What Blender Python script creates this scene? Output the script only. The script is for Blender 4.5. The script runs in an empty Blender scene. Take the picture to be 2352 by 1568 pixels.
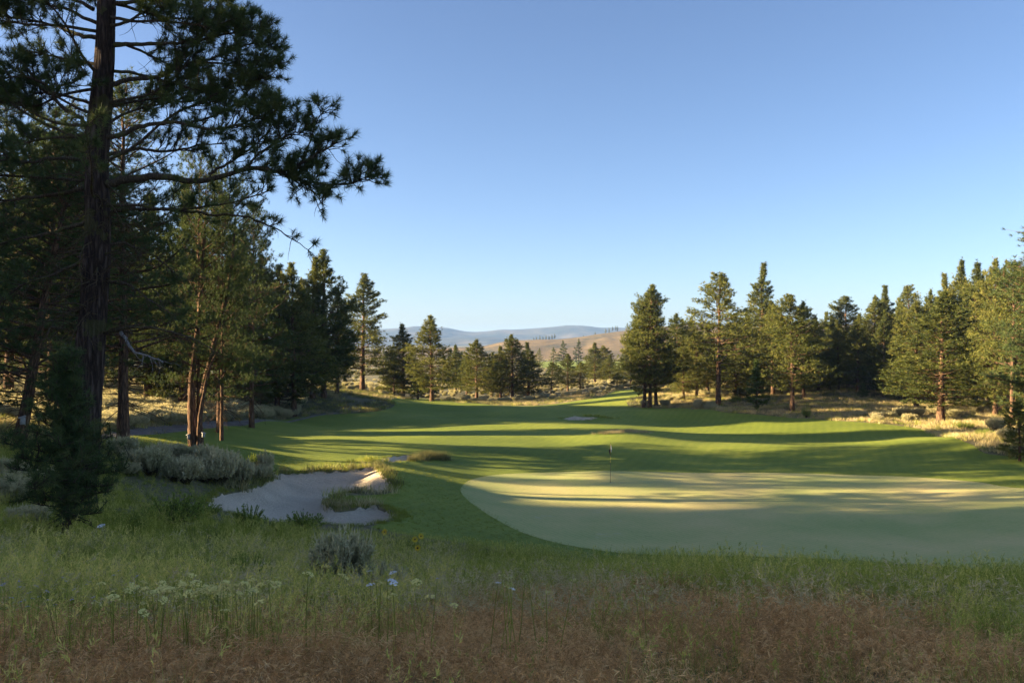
import bpy, math, random
import numpy as np
from mathutils import Vector, Matrix
from mathutils.geometry import delaunay_2d_cdt

# ------------------------------------------------------------------ camera, sky, sun, exposure
SC = bpy.context.scene
COL = SC.collection
cam_data = bpy.data.cameras.new('camera')
cam_data.lens = 30.0
cam_data.sensor_width = 36.0
cam_data.clip_start = 0.1
cam_data.clip_end = 30000.0
camera = bpy.data.objects.new('camera', cam_data)
camera.location = (0.0, 0.0, 0.0)
camera.rotation_euler = (math.radians(90.0), 0.0, 0.0)
COL.objects.link(camera)
SC.camera = camera

SUN_EL = 13.0            # degrees above the horizon
SUN_AZ = -90.5           # degrees clockwise from the view direction (+Y): low on the left
world = bpy.data.worlds.new('World')
SC.world = world
world.use_nodes = True
wn = world.node_tree
wn.nodes.clear()
w_out = wn.nodes.new('ShaderNodeOutputWorld')
w_bg = wn.nodes.new('ShaderNodeBackground')
w_sky = wn.nodes.new('ShaderNodeTexSky')
w_sky.sky_type = 'NISHITA'
w_sky.sun_disc = False
w_sky.sun_elevation = math.radians(SUN_EL)
w_sky.sun_rotation = math.radians(SUN_AZ)
w_sky.altitude = 3000.0
w_sky.air_density = 1.0
w_sky.dust_density = 10.0
w_sky.ozone_density = 3.0
w_bg.inputs['Strength'].default_value = 0.05
w_tint = wn.nodes.new('ShaderNodeMix')          # white balance of the whole sky
w_tint.data_type = 'RGBA'
w_tint.blend_type = 'MULTIPLY'
w_tint.inputs[0].default_value = 1.0
w_tint.inputs[7].default_value = (1.05, 0.93, 0.89, 1.0)
wn.links.new(w_sky.outputs[0], w_tint.inputs[6])
wn.links.new(w_tint.outputs[2], w_bg.inputs['Color'])
wn.links.new(w_bg.outputs[0], w_out.inputs['Surface'])

sun_data = bpy.data.lights.new('sun', 'SUN')
sun_data.energy = 5.0
sun_data.angle = math.radians(0.5)
sun_data.color = (1.0, 0.79, 0.47)
sun = bpy.data.objects.new('sun', sun_data)
_e, _a = math.radians(SUN_EL), math.radians(SUN_AZ)
SUN_DIR = Vector((math.sin(_a) * math.cos(_e), math.cos(_a) * math.cos(_e), math.sin(_e)))   # towards the sun
sun.rotation_euler = SUN_DIR.to_track_quat('Z', 'Y').to_euler()
COL.objects.link(sun)

SC.view_settings.view_transform = 'Standard'
SC.view_settings.look = 'None'
SC.view_settings.exposure = 2.57
SC.view_settings.gamma = 1.0
SC.view_settings.use_curve_mapping = False
SC.render.engine = 'CYCLES'
SC.cycles.max_bounces = 6
SC.cycles.diffuse_bounces = 4
SC.cycles.glossy_bounces = 2
SC.cycles.transmission_bounces = 3
SC.cycles.transparent_max_bounces = 6
SC.cycles.volume_bounces = 0
SC.cycles.use_denoising = True
SC.cycles.sample_clamp_indirect = 6.0

# ------------------------------------------------------------------ helpers
F_PX, CX, CY = 1960.0, 1176.0, 784.0     # the lens in units of a 2352 px wide picture

def ray(px, py, d):
    return np.array([(px - CX) / F_PX * d, d, (CY - py) / F_PX * d])

def sstep(a, b, x):
    t = np.clip((x - a) / (b - a), 0.0, 1.0)
    return t * t * (3 - 2 * t)

def _hash(ix, iy, seed):
    h = (ix.astype(np.int64) * 374761393 + iy.astype(np.int64) * 668265263 + seed * 1442695041) & 0x7fffffff
    h = ((h ^ (h >> 13)) * 1274126177) & 0x7fffffff
    return ((h ^ (h >> 16)) & 0xffff) / 65535.0

def vnoise(x, y, seed=0):
    x, y = np.asarray(x, float), np.asarray(y, float)
    ix, iy = np.floor(x), np.floor(y)
    fx, fy = x - ix, y - iy
    fx, fy = fx * fx * (3 - 2 * fx), fy * fy * (3 - 2 * fy)
    a, b = _hash(ix, iy, seed), _hash(ix + 1, iy, seed)
    c, d = _hash(ix, iy + 1, seed), _hash(ix + 1, iy + 1, seed)
    return (a * (1 - fx) + b * fx) * (1 - fy) + (c * (1 - fx) + d * fx) * fy

def fbm(x, y, seed=0, octv=4):
    s, a, t = 0.0, 0.5, 0.0
    for o in range(octv):
        s = s + a * vnoise(np.asarray(x) * 2 ** o, np.asarray(y) * 2 ** o, seed + o * 17)
        t += a
        a *= 0.5
    return s / t

def norm(v):
    return v / np.maximum(np.linalg.norm(v, axis=-1, keepdims=True), 1e-9)

class G:
    """collects triangles for one mesh, with a tint value per vertex"""
    def __init__(self):
        self.V, self.F, self.T, self.n = [], [], [], 0
    def add(self, V, F, tint=0.5):
        V = np.asarray(V, float).reshape(-1, 3)
        self.V.append(V)
        self.F.append(np.asarray(F, np.int64).reshape(-1, 3) + self.n)
        self.T.append(np.broadcast_to(np.asarray(tint, float), (len(V),)))
        self.n += len(V)
    def tube(self, pts, rad, sides=6, tint=0.5, cap=True):
        pts = np.asarray(pts, float)
        rad = np.broadcast_to(np.asarray(rad, float), (len(pts),))
        tan = norm(np.gradient(pts, axis=0))
        ref = np.array([0.0, 0, 1]) if abs(tan[:, 2]).mean() < 0.8 else np.array([0.0, 1, 0])
        u = norm(np.cross(tan, ref))
        v = norm(np.cross(tan, u))
        ang = np.linspace(0, 2 * np.pi, sides, endpoint=False)
        ring = (np.cos(ang)[None, :, None] * u[:, None] + np.sin(ang)[None, :, None] * v[:, None])
        V = (pts[:, None] + ring * rad[:, None, None]).reshape(-1, 3)
        F = []
        m = len(pts)
        i = np.arange(m - 1)[:, None] * sides
        j = np.arange(sides)[None]
        a, b = i + j, i + (j + 1) % sides
        c, d = a + sides, b + sides
        F = np.concatenate([np.stack([a, b, d], -1).reshape(-1, 3), np.stack([a, d, c], -1).reshape(-1, 3)])
        if cap:
            V = np.concatenate([V, pts[-1:]])
            e = (m - 1) * sides
            F = np.concatenate([F, np.array([[e + k, e + (k + 1) % sides, m * sides] for k in range(sides)])])
        self.add(V, F, tint)
    def box(self, c, s, M=None, tint=0.5):
        c, s = np.asarray(c, float), np.asarray(s, float) / 2
        V = np.array([[x, y, z] for x in (-1, 1) for y in (-1, 1) for z in (-1, 1)]) * s
        if M is not None:
            V = V @ np.asarray(M).T
        Q = [(0, 1, 3, 2), (4, 6, 7, 5), (0, 4, 5, 1), (2, 3, 7, 6), (0, 2, 6, 4), (1, 5, 7, 3)]
        F = [t for q in Q for t in ((q[0], q[1], q[2]), (q[0], q[2], q[3]))]
        self.add(V + c, F, tint)
    def mesh(self, name, mat, smooth=False):
        V = np.concatenate(self.V) if self.V else np.zeros((0, 3))
        F = np.concatenate(self.F) if self.F else np.zeros((0, 3), np.int64)
        T = np.concatenate(self.T) if self.T else np.zeros(0)
        return tri_mesh(name, V, F, mat, smooth, T)

def tri_mesh(name, V, F, mat, smooth=False, tint=None):
    me = bpy.data.meshes.new(name)
    me.vertices.add(len(V))
    me.vertices.foreach_set('co', np.ascontiguousarray(V, np.float32).ravel())
    me.loops.add(len(F) * 3)
    me.loops.foreach_set('vertex_index', np.ascontiguousarray(F, np.int32).ravel())
    me.polygons.add(len(F))
    me.polygons.foreach_set('loop_start', np.arange(0, len(F) * 3, 3, dtype=np.int32))
    if smooth:
        me.polygons.foreach_set('use_smooth', np.ones(len(F), bool))
    if tint is not None:
        at = me.attributes.new('tint', 'FLOAT', 'POINT')
        at.data.foreach_set('value', np.ascontiguousarray(tint, np.float32))
    me.update(calc_edges=True)
    me.validate()
    if mat:
        me.materials.append(mat)
    return me

def link(name, me, parent=None, loc=None):
    o = bpy.data.objects.new(name, me)
    COL.objects.link(o)
    if parent:
        o.parent = parent
    if loc is not None:
        o.location = tuple(loc)
    return o

def tag(o, label, cat, group=None, kind=None):
    o['label'] = label
    o['category'] = cat
    if group:
        o['group'] = group
    if kind:
        o['kind'] = kind
    return o

def copy_tree(o, parent=None):
    c = o.copy()
    COL.objects.link(c)
    c.parent = parent
    for ch in list(o.children):
        copy_tree(ch, c)
    return c

# ------------------------------------------------------------------ materials
def new_mat(name):
    m = bpy.data.materials.new(name)
    m.use_nodes = True
    nt = m.node_tree
    nt.nodes.clear()
    out = nt.nodes.new('ShaderNodeOutputMaterial')
    b = nt.nodes.new('ShaderNodeBsdfPrincipled')
    b.inputs['Roughness'].default_value = 0.85
    b.inputs['Specular IOR Level'].default_value = 0.2
    nt.links.new(b.outputs[0], out.inputs[0])
    return m, nt, b, out

def nd(nt, typ, **kw):
    n = nt.nodes.new(typ)
    for k, v in kw.items():
        if k in n.inputs:
            n.inputs[k].default_value = v
        else:
            setattr(n, k, v)
    return n

def noise(nt, scale, detail=4, coord='Object', vec_scale=None, rough=0.55):
    tc = nt.nodes.new('ShaderNodeTexCoord')
    n = nd(nt, 'ShaderNodeTexNoise', Scale=scale, Detail=detail, Roughness=rough)
    src = tc.outputs[coord]
    if vec_scale:
        mp = nt.nodes.new('ShaderNodeMapping')
        mp.inputs['Scale'].default_value = vec_scale
        nt.links.new(src, mp.inputs[0])
        src = mp.outputs[0]
    nt.links.new(src, n.inputs['Vector'])
    return n.outputs['Fac']

def ramp(nt, fac, stops):
    r = nt.nodes.new('ShaderNodeValToRGB')
    el = r.color_ramp.elements
    while len(el) < len(stops):
        el.new(0.5)
    for e, (p, c) in zip(el, stops):
        e.position = p
        e.color = (*c, 1)
    nt.links.new(fac, r.inputs[0])
    return r.outputs[0]

def mix(nt, fac, a, b, typ='MIX'):
    m = nt.nodes.new('ShaderNodeMix')
    m.data_type = 'RGBA'
    m.blend_type = typ
    for val, idx in ((fac, 0), (a, 6), (b, 7)):
        if hasattr(val, 'links') or isinstance(val, bpy.types.NodeSocket):
            nt.links.new(val, m.inputs[idx])
        else:
            m.inputs[idx].default_value = val if idx == 0 else (*val, 1)
    return m.outputs[2]

def math_node(nt, op, a, b=None, clamp=False):
    m = nt.nodes.new('ShaderNodeMath')
    m.operation = op
    m.use_clamp = clamp
    for i, v in enumerate((a, b)):
        if v is None:
            continue
        if isinstance(v, bpy.types.NodeSocket):
            nt.links.new(v, m.inputs[i])
        else:
            m.inputs[i].default_value = v
    return m.outputs[0]

def bump(nt, b, h, dist, strength=1.0):
    n = nt.nodes.new('ShaderNodeBump')
    n.inputs['Distance'].default_value = dist
    n.inputs['Strength'].default_value = strength
    nt.links.new(h, n.inputs['Height'])
    nt.links.new(n.outputs[0], b.inputs['Normal'])

def leaf_mat(name, stops, translucent=0.25, rand=0.35, trans_tint=(1.0, 1.0, 0.6)):
    """thin plant tissue: colour by per-piece tint and per-object chance, part of the light passes through"""
    m, nt, b, out = new_mat(name)
    at = nd(nt, 'ShaderNodeAttribute', attribute_name='tint')
    oi = nt.nodes.new('ShaderNodeObjectInfo')
    f = math_node(nt, 'ADD', at.outputs['Fac'], math_node(nt, 'MULTIPLY', math_node(nt, 'SUBTRACT', oi.outputs['Random'], 0.5), rand), clamp=True)
    col = ramp(nt, f, stops)
    nt.links.new(col, b.inputs['Base Color'])
    b.inputs['Roughness'].default_value = 0.7
    b.inputs['Specular IOR Level'].default_value = 0.15
    if translucent > 0:
        tr = nt.nodes.new('ShaderNodeBsdfTranslucent')
        nt.links.new(mix(nt, 1.0, col, trans_tint, 'MULTIPLY'), tr.inputs['Color'])
        ms = nt.nodes.new('ShaderNodeMixShader')
        ms.inputs[0].default_value = translucent
        nt.links.new(b.outputs[0], ms.inputs[1])
        nt.links.new(tr.outputs[0], ms.inputs[2])
        nt.links.new(ms.outputs[0], out.inputs[0])
    return m

def bark_mat(name, dark, mid, light, scale=1.0, lichen=0.0, bump_d=0.03):
    m, nt, b, out = new_mat(name)
    tc = nt.nodes.new('ShaderNodeTexCoord')
    mp = nt.nodes.new('ShaderNodeMapping')
    mp.inputs['Scale'].default_value = (10 * scale, 10 * scale, 1.5 * scale)
    nt.links.new(tc.outputs['Object'], mp.inputs[0])
    vo = nd(nt, 'ShaderNodeTexVoronoi', feature='DISTANCE_TO_EDGE', Scale=1.0)
    ns = nd(nt, 'ShaderNodeTexNoise', Scale=2.0, Detail=5)
    nt.links.new(mp.outputs[0], ns.inputs['Vector'])
    wr = nt.nodes.new('ShaderNodeVectorMath')
    wr.operation = 'ADD'
    nt.links.new(mp.outputs[0], wr.inputs[0])
    nt.links.new(ns.outputs['Color'], wr.inputs[1])
    nt.links.new(wr.outputs[0], vo.inputs['Vector'])
    plate = math_node(nt, 'MULTIPLY', math_node(nt, 'MULTIPLY', vo.outputs['Distance'], 2.6, clamp=True), math_node(nt, 'MULTIPLY', ns.outputs['Fac'], 1.7))
    h = math_node(nt, 'ADD', math_node(nt, 'MULTIPLY', plate, 0.7), math_node(nt, 'MULTIPLY', ns.outputs['Fac'], 0.5))
    col = ramp(nt, h, [(0.15, dark), (0.5, mid), (1.0, light)])
    if lichen:
        lf = noise(nt, 1.4 * scale, 4)
        msk = math_node(nt, 'MULTIPLY', math_node(nt, 'GREATER_THAN', lf, 0.56), lichen)
        col = mix(nt, msk, col, (0.10, 0.105, 0.025))
    nt.links.new(col, b.inputs['Base Color'])
    b.inputs['Roughness'].default_value = 0.95
    bump(nt, b, h, bump_d)
    return m

M = {}
M['needle'] = leaf_mat('pine_needles', [(0.0, (0.036, 0.052, 0.016)), (0.5, (0.115, 0.128, 0.032)), (1.0, (0.26, 0.235, 0.058))], 0.28, 0.4)
M['needle_dark'] = leaf_mat('dark_pine_needles', [(0.0, (0.038, 0.062, 0.026)), (0.5, (0.080, 0.110, 0.038)), (1.0, (0.15, 0.165, 0.055))], 0.24, 0.1)
M['needle_pale'] = leaf_mat('young_pine_needles', [(0.0, (0.05, 0.085, 0.02)), (0.5, (0.10, 0.14, 0.035)), (1.0, (0.17, 0.19, 0.05))], 0.3, 0.3)
M['bark'] = bark_mat('pine_bark', (0.035, 0.02, 0.014), (0.13, 0.075, 0.045), (0.26, 0.15, 0.085), 1.0, 0.0)
M['bark_big'] = bark_mat('old_pine_bark', (0.014, 0.009, 0.007), (0.052, 0.033, 0.024), (0.12, 0.085, 0.066), 0.9, 0.35, 0.05)
M['limb'] = bark_mat('limb_bark', (0.03, 0.02, 0.014), (0.085, 0.06, 0.038), (0.15, 0.11, 0.07), 2.2, 0.55, 0.02)
M['dead'] = bark_mat('bleached_dead_wood', (0.10, 0.085, 0.075), (0.24, 0.21, 0.19), (0.42, 0.39, 0.36), 2.5, 0.0, 0.01)
M['twig'] = bark_mat('twig_bark', (0.03, 0.02, 0.012), (0.09, 0.062, 0.035), (0.16, 0.115, 0.06), 3.0, 0.3, 0.01)
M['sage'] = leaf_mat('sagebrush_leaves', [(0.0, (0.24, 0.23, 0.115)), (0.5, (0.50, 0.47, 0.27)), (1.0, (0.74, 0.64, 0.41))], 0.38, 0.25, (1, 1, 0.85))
M['shrub'] = leaf_mat('green_shrub_leaves', [(0.0, (0.12, 0.17, 0.035)), (0.5, (0.26, 0.32, 0.065)), (1.0, (0.40, 0.44, 0.11))], 0.4, 0.25)
M['grass_green'] = leaf_mat('meadow_grass_blades', [(0.0, (0.085, 0.125, 0.020)), (0.5, (0.34, 0.375, 0.065)), (1.0, (0.80, 0.66, 0.22))], 0.42, 0.6)
M['grass_short'] = leaf_mat('short_green_grass_blades', [(0.0, (0.13, 0.155, 0.025)), (0.5, (0.24, 0.26, 0.045)), (1.0, (0.36, 0.35, 0.085))], 0.4, 0.4)
M['grass_brown'] = leaf_mat('rusty_cheatgrass', [(0.0, (0.18, 0.105, 0.045)), (0.45, (0.62, 0.36, 0.15)), (0.75, (0.84, 0.54, 0.25)), (1.0, (0.88, 0.70, 0.36))], 0.45, 0.6, (1, 0.9, 0.7))
M['grass_straw'] = leaf_mat('straw_grass', [(0.0, (0.30, 0.24, 0.11)), (0.5, (0.50, 0.40, 0.20)), (1.0, (0.68, 0.56, 0.32))], 0.3, 0.5, (1, 0.95, 0.7))
M['grass_olive'] = leaf_mat('olive_rough_grass', [(0.0, (0.10, 0.10, 0.04)), (0.5, (0.20, 0.19, 0.08)), (1.0, (0.36, 0.31, 0.15))], 0.3, 0.5)

def ground_mat():
    m, nt, b, out = new_mat('native_ground')
    a = noise(nt, 0.25, 5)
    c = noise(nt, 2.6, 6)
    f = math_node(nt, 'ADD', math_node(nt, 'MULTIPLY', a, 0.6), math_node(nt, 'MULTIPLY', c, 0.45))
    col = ramp(nt, f, [(0.30, (0.070, 0.075, 0.032)), (0.48, (0.135, 0.125, 0.058)), (0.62, (0.215, 0.175, 0.095)), (0.78, (0.29, 0.235, 0.14))])
    nt.links.new(col, b.inputs['Base Color'])
    bump(nt, b, noise(nt, 5.0, 6), 0.10)
    return m
def stripes(nt, scale, ang, dist):
    """mowing passes: soft bands of grain"""
    tc = nt.nodes.new('ShaderNodeTexCoord')
    mp = nt.nodes.new('ShaderNodeMapping')
    mp.inputs['Rotation'].default_value = (0, 0, ang)
    nt.links.new(tc.outputs['Object'], mp.inputs[0])
    w = nd(nt, 'ShaderNodeTexWave', Scale=scale, Distortion=dist, Detail=3.0)
    nt.links.new(mp.outputs[0], w.inputs['Vector'])
    return w.outputs['Fac']
def fairway_mat():
    m, nt, b, out = new_mat('mown_fairway_grass')
    big = noise(nt, 0.09, 4)
    fine = noise(nt, 3.0, 6, rough=0.7)
    vfine = noise(nt, 22.0, 3, rough=0.7)
    mow = stripes(nt, 0.42, 0.35, 2.0)
    f = math_node(nt, 'ADD', math_node(nt, 'ADD', math_node(nt, 'MULTIPLY', big, 0.48), math_node(nt, 'MULTIPLY', mow, 0.035)), math_node(nt, 'ADD', math_node(nt, 'MULTIPLY', fine, 0.25), math_node(nt, 'MULTIPLY', vfine, 0.22)))
    col = ramp(nt, f, [(0.32, (0.100, 0.140, 0.016)), (0.5, (0.195, 0.235, 0.028)), (0.64, (0.29, 0.305, 0.048)), (0.8, (0.41, 0.37, 0.10))])
    nt.links.new(col, b.inputs['Base Color'])
    bump(nt, b, math_node(nt, 'ADD', vfine, fine), 0.03)
    return m
def green_mat():
    m, nt, b, out = new_mat('putting_green_turf')
    big = noise(nt, 0.16, 5)
    fine = noise(nt, 6.0, 5, rough=0.7)
    stripe = stripes(nt, 1.1, -0.5, 1.2)
    f = math_node(nt, 'ADD', math_node(nt, 'MULTIPLY', big, 0.70), math_node(nt, 'ADD', math_node(nt, 'MULTIPLY', fine, 0.24), math_node(nt, 'MULTIPLY', stripe, 0.05)))
    col = ramp(nt, f, [(0.38, (0.33, 0.365, 0.115)), (0.5, (0.45, 0.42, 0.15)), (0.62, (0.56, 0.46, 0.19))])
    worn = noise(nt, 0.55, 6, rough=0.7)
    col = mix(nt, math_node(nt, 'MULTIPLY', math_node(nt, 'GREATER_THAN', worn, 0.655), 0.45), col, (0.46, 0.41, 0.25))
    spot = noise(nt, 2.3, 2)
    col = mix(nt, math_node(nt, 'MULTIPLY', math_node(nt, 'GREATER_THAN', spot, 0.72), 0.35), col, (0.17, 0.21, 0.07))
    nt.links.new(col, b.inputs['Base Color'])
    bump(nt, b, math_node(nt, 'ADD', noise(nt, 40.0, 3), fine), 0.012)
    return m
def sand_mat(name='bunker_sand', k=1.0):
    m, nt, b, out = new_mat(name)
    big = noise(nt, 0.5, 5)
    fine = noise(nt, 9.0, 6, rough=0.7)
    f = math_node(nt, 'ADD', math_node(nt, 'MULTIPLY', big, 0.5), math_node(nt, 'MULTIPLY', fine, 0.5))
    col = ramp(nt, f, [(0.32, (0.56 * k, 0.44 * k, 0.30 * k)), (0.5, (0.76 * k, 0.61 * k, 0.44 * k)), (0.7, (0.88 * k, 0.73 * k, 0.54 * k))])
    nt.links.new(col, b.inputs['Base Color'])
    b.inputs['Roughness'].default_value = 0.95
    wv = noise(nt, 4.0, 5, vec_scale=(0.6, 3.0, 1.0))
    bump(nt, b, math_node(nt, 'ADD', math_node(nt, 'ADD', wv, math_node(nt, 'MULTIPLY', stripes(nt, 2.2, 0.9, 5.0), 0.35)), math_node(nt, 'MULTIPLY', fine, 0.9)), 0.14)
    return m
def dirt_mat():
    m, nt, b, out = new_mat('bare_dirt')
    f = noise(nt, 1.2, 7, rough=0.65)
    col = ramp(nt, f, [(0.3, (0.12, 0.10, 0.085)), (0.5, (0.20, 0.165, 0.145)), (0.7, (0.27, 0.235, 0.205))])
    nt.links.new(col, b.inputs['Base Color'])
    bump(nt, b, noise(nt, 6.0, 6), 0.12)
    return m
def hill_mat():
    m, nt, b, out = new_mat('dry_sagebrush_hill')
    big = noise(nt, 0.012, 6, rough=0.6)
    fine = noise(nt, 0.12, 8, rough=0.8)
    f = math_node(nt, 'ADD', math_node(nt, 'MULTIPLY', big, 0.5), math_node(nt, 'MULTIPLY', fine, 0.5))
    col = ramp(nt, f, [(0.40, (0.060, 0.062, 0.045)), (0.47, (0.13, 0.100, 0.055)), (0.55, (0.20, 0.138, 0.068)), (0.66, (0.27, 0.20, 0.10))])
    nt.links.new(col, b.inputs['Base Color'])
    bump(nt, b, fine, 1.2)
    return m
def mountain_mat():
    m, nt, b, out = new_mat('forested_mountain')
    f = noise(nt, 0.006, 7, rough=0.65)
    col = ramp(nt, f, [(0.36, (0.025, 0.035, 0.035)), (0.5, (0.055, 0.055, 0.045)), (0.62, (0.12, 0.10, 0.075))])
    nt.links.new(col, b.inputs['Base Color'])
    return m
M['ground'], M['fairway'], M['green'] = ground_mat(), fairway_mat(), green_mat()
M['sand'], M['dirt'], M['hill'], M['mountain'] = sand_mat(), dirt_mat(), hill_mat(), mountain_mat()

def plain(name, col, rough=0.6):
    m, nt, b, out = new_mat(name)
    f = noise(nt, 8.0, 4)
    k = [tuple(c * s for c in col) for s in (0.8, 1.0)]
    nt.links.new(ramp(nt, f, [(0.35, k[0]), (0.65, k[1])]), b.inputs['Base Color'])
    b.inputs['Roughness'].default_value = rough
    return m

# ------------------------------------------------------------------ terrain
CTRL = [  # picture column, row, metres ahead
    # hillside under the camera
    (0, 1568, 4.0), (1176, 1568, 4.0), (2352, 1568, 4.0), (0, 1450, 6.6), (600, 1480, 6.0), (1176, 1480, 6.2), (1800, 1480, 6.2), (2352, 1480, 6.2),
    (500, 1400, 8.5), (0, 1330, 10.5), (1000, 1395, 9.5), (1500, 1385, 9.6), (2000, 1400, 9.6), (2352, 1405, 9.6),
    (150, 1243, 15.0), (360, 1255, 15.5), (780, 1345, 13.0), (1100, 1350, 15.0), (1500, 1362, 14.0), (2000, 1372, 14.0), (2352, 1385, 13.5),
    (600, 1260, 20.0), (850, 1270, 21.0), (1100, 1300, 23.0), (1500, 1345, 20.0), (1500, 1305, 26.5), (2000, 1355, 20.0), (2352, 1360, 19.5), (2352, 1325, 25.5),
    (175, 1172, 21.0), (0, 1180, 19.0), (430, 1200, 22.0),
    # bunker and sage island
    (650, 1206, 29.0), (477, 1164, 29.5), (440, 1112, 30.0), (250, 1060, 31.0), (700, 1087, 42.0), (560, 1078, 41.0), (880, 1100, 41.0), (900, 1200, 30.5), (1000, 1140, 38.0), (1000, 1200, 32.5),
    (40, 1035, 32.0), (283, 1020, 37.0), (450, 1028, 37.5),
    # the green
    (1402, 1107, 47.0), (1500, 1275, 30.5), (2000, 1287, 29.8), (2352, 1310, 28.2), (1300, 1083, 51.0), (1900, 1088, 51.0), (2352, 1120, 45.5), (1060, 1125, 43.0), (1300, 1200, 36.2), (1800, 1190, 37.6), (2352, 1190, 37.2),
    # fairway
    (1600, 1062, 56.0), (2000, 1060, 57.5), (2352, 1062, 55.0), (1300, 1042, 60.0), (900, 1050, 50.0), (620, 1035, 48.0), (900, 1018, 66.0), (600, 1012, 58.0), (480, 1005, 52.0), (560, 985, 68.0), (1430, 994, 68.0), (1200, 1014, 66.0), (1700, 1004, 70.0), (1200, 985, 80.0), (800, 985, 78.0), (1300, 962, 92.0), (1000, 955, 95.0), (1600, 965, 92.0), (1200, 937, 112.0), (1000, 926, 124.0), (1200, 928, 128.0), (1350, 918, 132.0), (1450, 900, 135.0),
    (2000, 985, 76.0), (2250, 1008, 66.0), (2352, 1040, 58.0), (2163, 970, 84.0), (1820, 945, 98.0), (1650, 930, 110.0), (1500, 936, 110.0), (2000, 905, 115.0), (2200, 925, 105.0), (2320, 960, 88.0), (1700, 885, 135.0), (2000, 875, 140.0), (2300, 890, 140.0), (1560, 893, 138.0),
    # left slope
    (400, 983, 58.0), (300, 945, 66.0), (300, 880, 86.0), (100, 862, 86.0), (50, 950, 50.0), (660, 942, 92.0), (600, 915, 98.0), (830, 896, 120.0), (740, 905, 110.0), (840, 922, 118.0), (900, 908, 128.0), (450, 880, 100.0), (0, 905, 60.0),
    # beyond the fairway
    (930, 915, 150.0), (1100, 918, 150.0), (1300, 905, 162.0), (1400, 893, 165.0), (1200, 880, 220.0), (1000, 880, 220.0), (1400, 862, 220.0), (1700, 850, 220.0), (600, 860, 220.0), (2200, 850, 220.0),
]
CTRL_W = [  # outside the picture: x, y, z
    (-14, 2, -1.2), (14, 2, -1.6), (0, -6, -0.6), (-30, 0, -0.6), (30, 0, -2.6), (-34, 18, -1.8), (-45, 36, -1.6), (-60, 60, 1.2), (-85, 90, 3.0), (-110, 130, 2.0), (-60, 10, 1.0), (-80, 40, 2.6),
    (40, 20, -6.0), (50, 45, -6.8), (70, 75, -6.0), (95, 110, -4.5), (110, 150, -4.0), (-120, 200, -5.0), (130, 220, -6.0), (60, 0, -4.0), (-100, 0, 2.0),
]
CP = np.array([ray(*c) for c in CTRL] + [np.array(c, float) for c in CTRL_W])

def _tps_kernel(r2):
    return 0.5 * r2 * np.log(np.maximum(r2, 1e-8))
def _warp(x, y):                      # finer close to the camera, coarser far away
    r = np.sqrt(x * x + y * y) + 6.0
    s = np.log(r / 6.0) * 20.0 / np.maximum(r - 6.0, 1e-6)
    s = np.where(r - 6.0 < 1e-3, 20.0 / 6.0, s)
    return x * s, y * s
_cx, _cy = _warp(CP[:, 0], CP[:, 1])
_n = len(CP)
_K = _tps_kernel((_cx[:, None] - _cx) ** 2 + (_cy[:, None] - _cy) ** 2) + np.eye(_n) * 6.0
_P = np.stack([np.ones(_n), _cx, _cy], 1)
_A = np.block([[_K, _P], [_P.T, np.zeros((3, 3))]])
_sol = np.linalg.solve(_A, np.concatenate([CP[:, 2], np.zeros(3)]))

def base_h(x, y):
    x, y = np.atleast_1d(np.asarray(x, float)), np.atleast_1d(np.asarray(y, float))
    out = np.empty(len(x))
    for i in range(0, len(x), 20000):
        xs, ys = x[i:i + 20000], y[i:i + 20000]
        wx, wy = _warp(xs, ys)
        k = _tps_kernel((wx[:, None] - _cx) ** 2 + (wy[:, None] - _cy) ** 2)
        out[i:i + 20000] = k @ _sol[:_n] + _sol[_n] + _sol[_n + 1] * wx + _sol[_n + 2] * wy
    r = np.sqrt(x * x + y * y)
    far = -13.0 + 1.5 * (fbm(x * 0.004, y * 0.004, 5, 3) - 0.5) * 2
    t = sstep(170.0, 300.0, r)
    out = out * (1 - t) + far * t
    back = sstep(10.0, -40.0, y)
    out = out * (1 - back) + (-1.0) * back
    # rolling of the mown ground, humps of the rough
    u = (fbm(x * 0.055 + 3.1, y * 0.085 + 1.7, 11, 2) - 0.5)
    u2 = (fbm(x * 0.10 + 7.7, y * 0.16 + 2.2, 19, 2) - 0.5)
    out = out + (u * 1.3 + u2 * 0.55) * sstep(48, 62, y) * (1 - sstep(135, 175, y))
    out = out + (fbm(x * 0.6, y * 0.6, 23, 3) - 0.5) * 0.16 * (1 - sstep(26, 32, y)) * sstep(2, 5, r)
    return out

def ground_hit(px, py, dmin=3.0, dmax=2500.0, lift=0.0):
    d = dmin * (dmax / dmin) ** np.linspace(0, 1, 900)
    x, z = (px - CX) / F_PX * d, (CY - py) / F_PX * d
    h = base_h(x, d) + lift
    below = np.nonzero(h > z)[0]
    if not len(below):
        i = len(d) - 1
        return np.array([x[i], d[i]])
    i = below[0]
    if i == 0:
        return np.array([x[0], d[0]])
    a, b = h[i - 1] - z[i - 1], h[i] - z[i]
    t = -a / (b - a)
    dd = d[i - 1] + (d[i] - d[i - 1]) * t
    return np.array([(px - CX) / F_PX * dd, dd])

def smooth_poly(P, step):
    """closed Catmull-Rom through the points, resampled"""
    P = np.asarray(P, float)
    n = len(P)
    out = []
    for i in range(n):
        p0, p1, p2, p3 = P[i - 1], P[i], P[(i + 1) % n], P[(i + 2) % n]
        m = max(1, int(np.linalg.norm(p2 - p1) / step))
        for t in np.arange(m) / m:
            out.append(0.5 * ((2 * p1) + (-p0 + p2) * t + (2 * p0 - 5 * p1 + 4 * p2 - p3) * t * t + (-p0 + 3 * p1 - 3 * p2 + p3) * t ** 3))
    return np.array(out)

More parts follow.
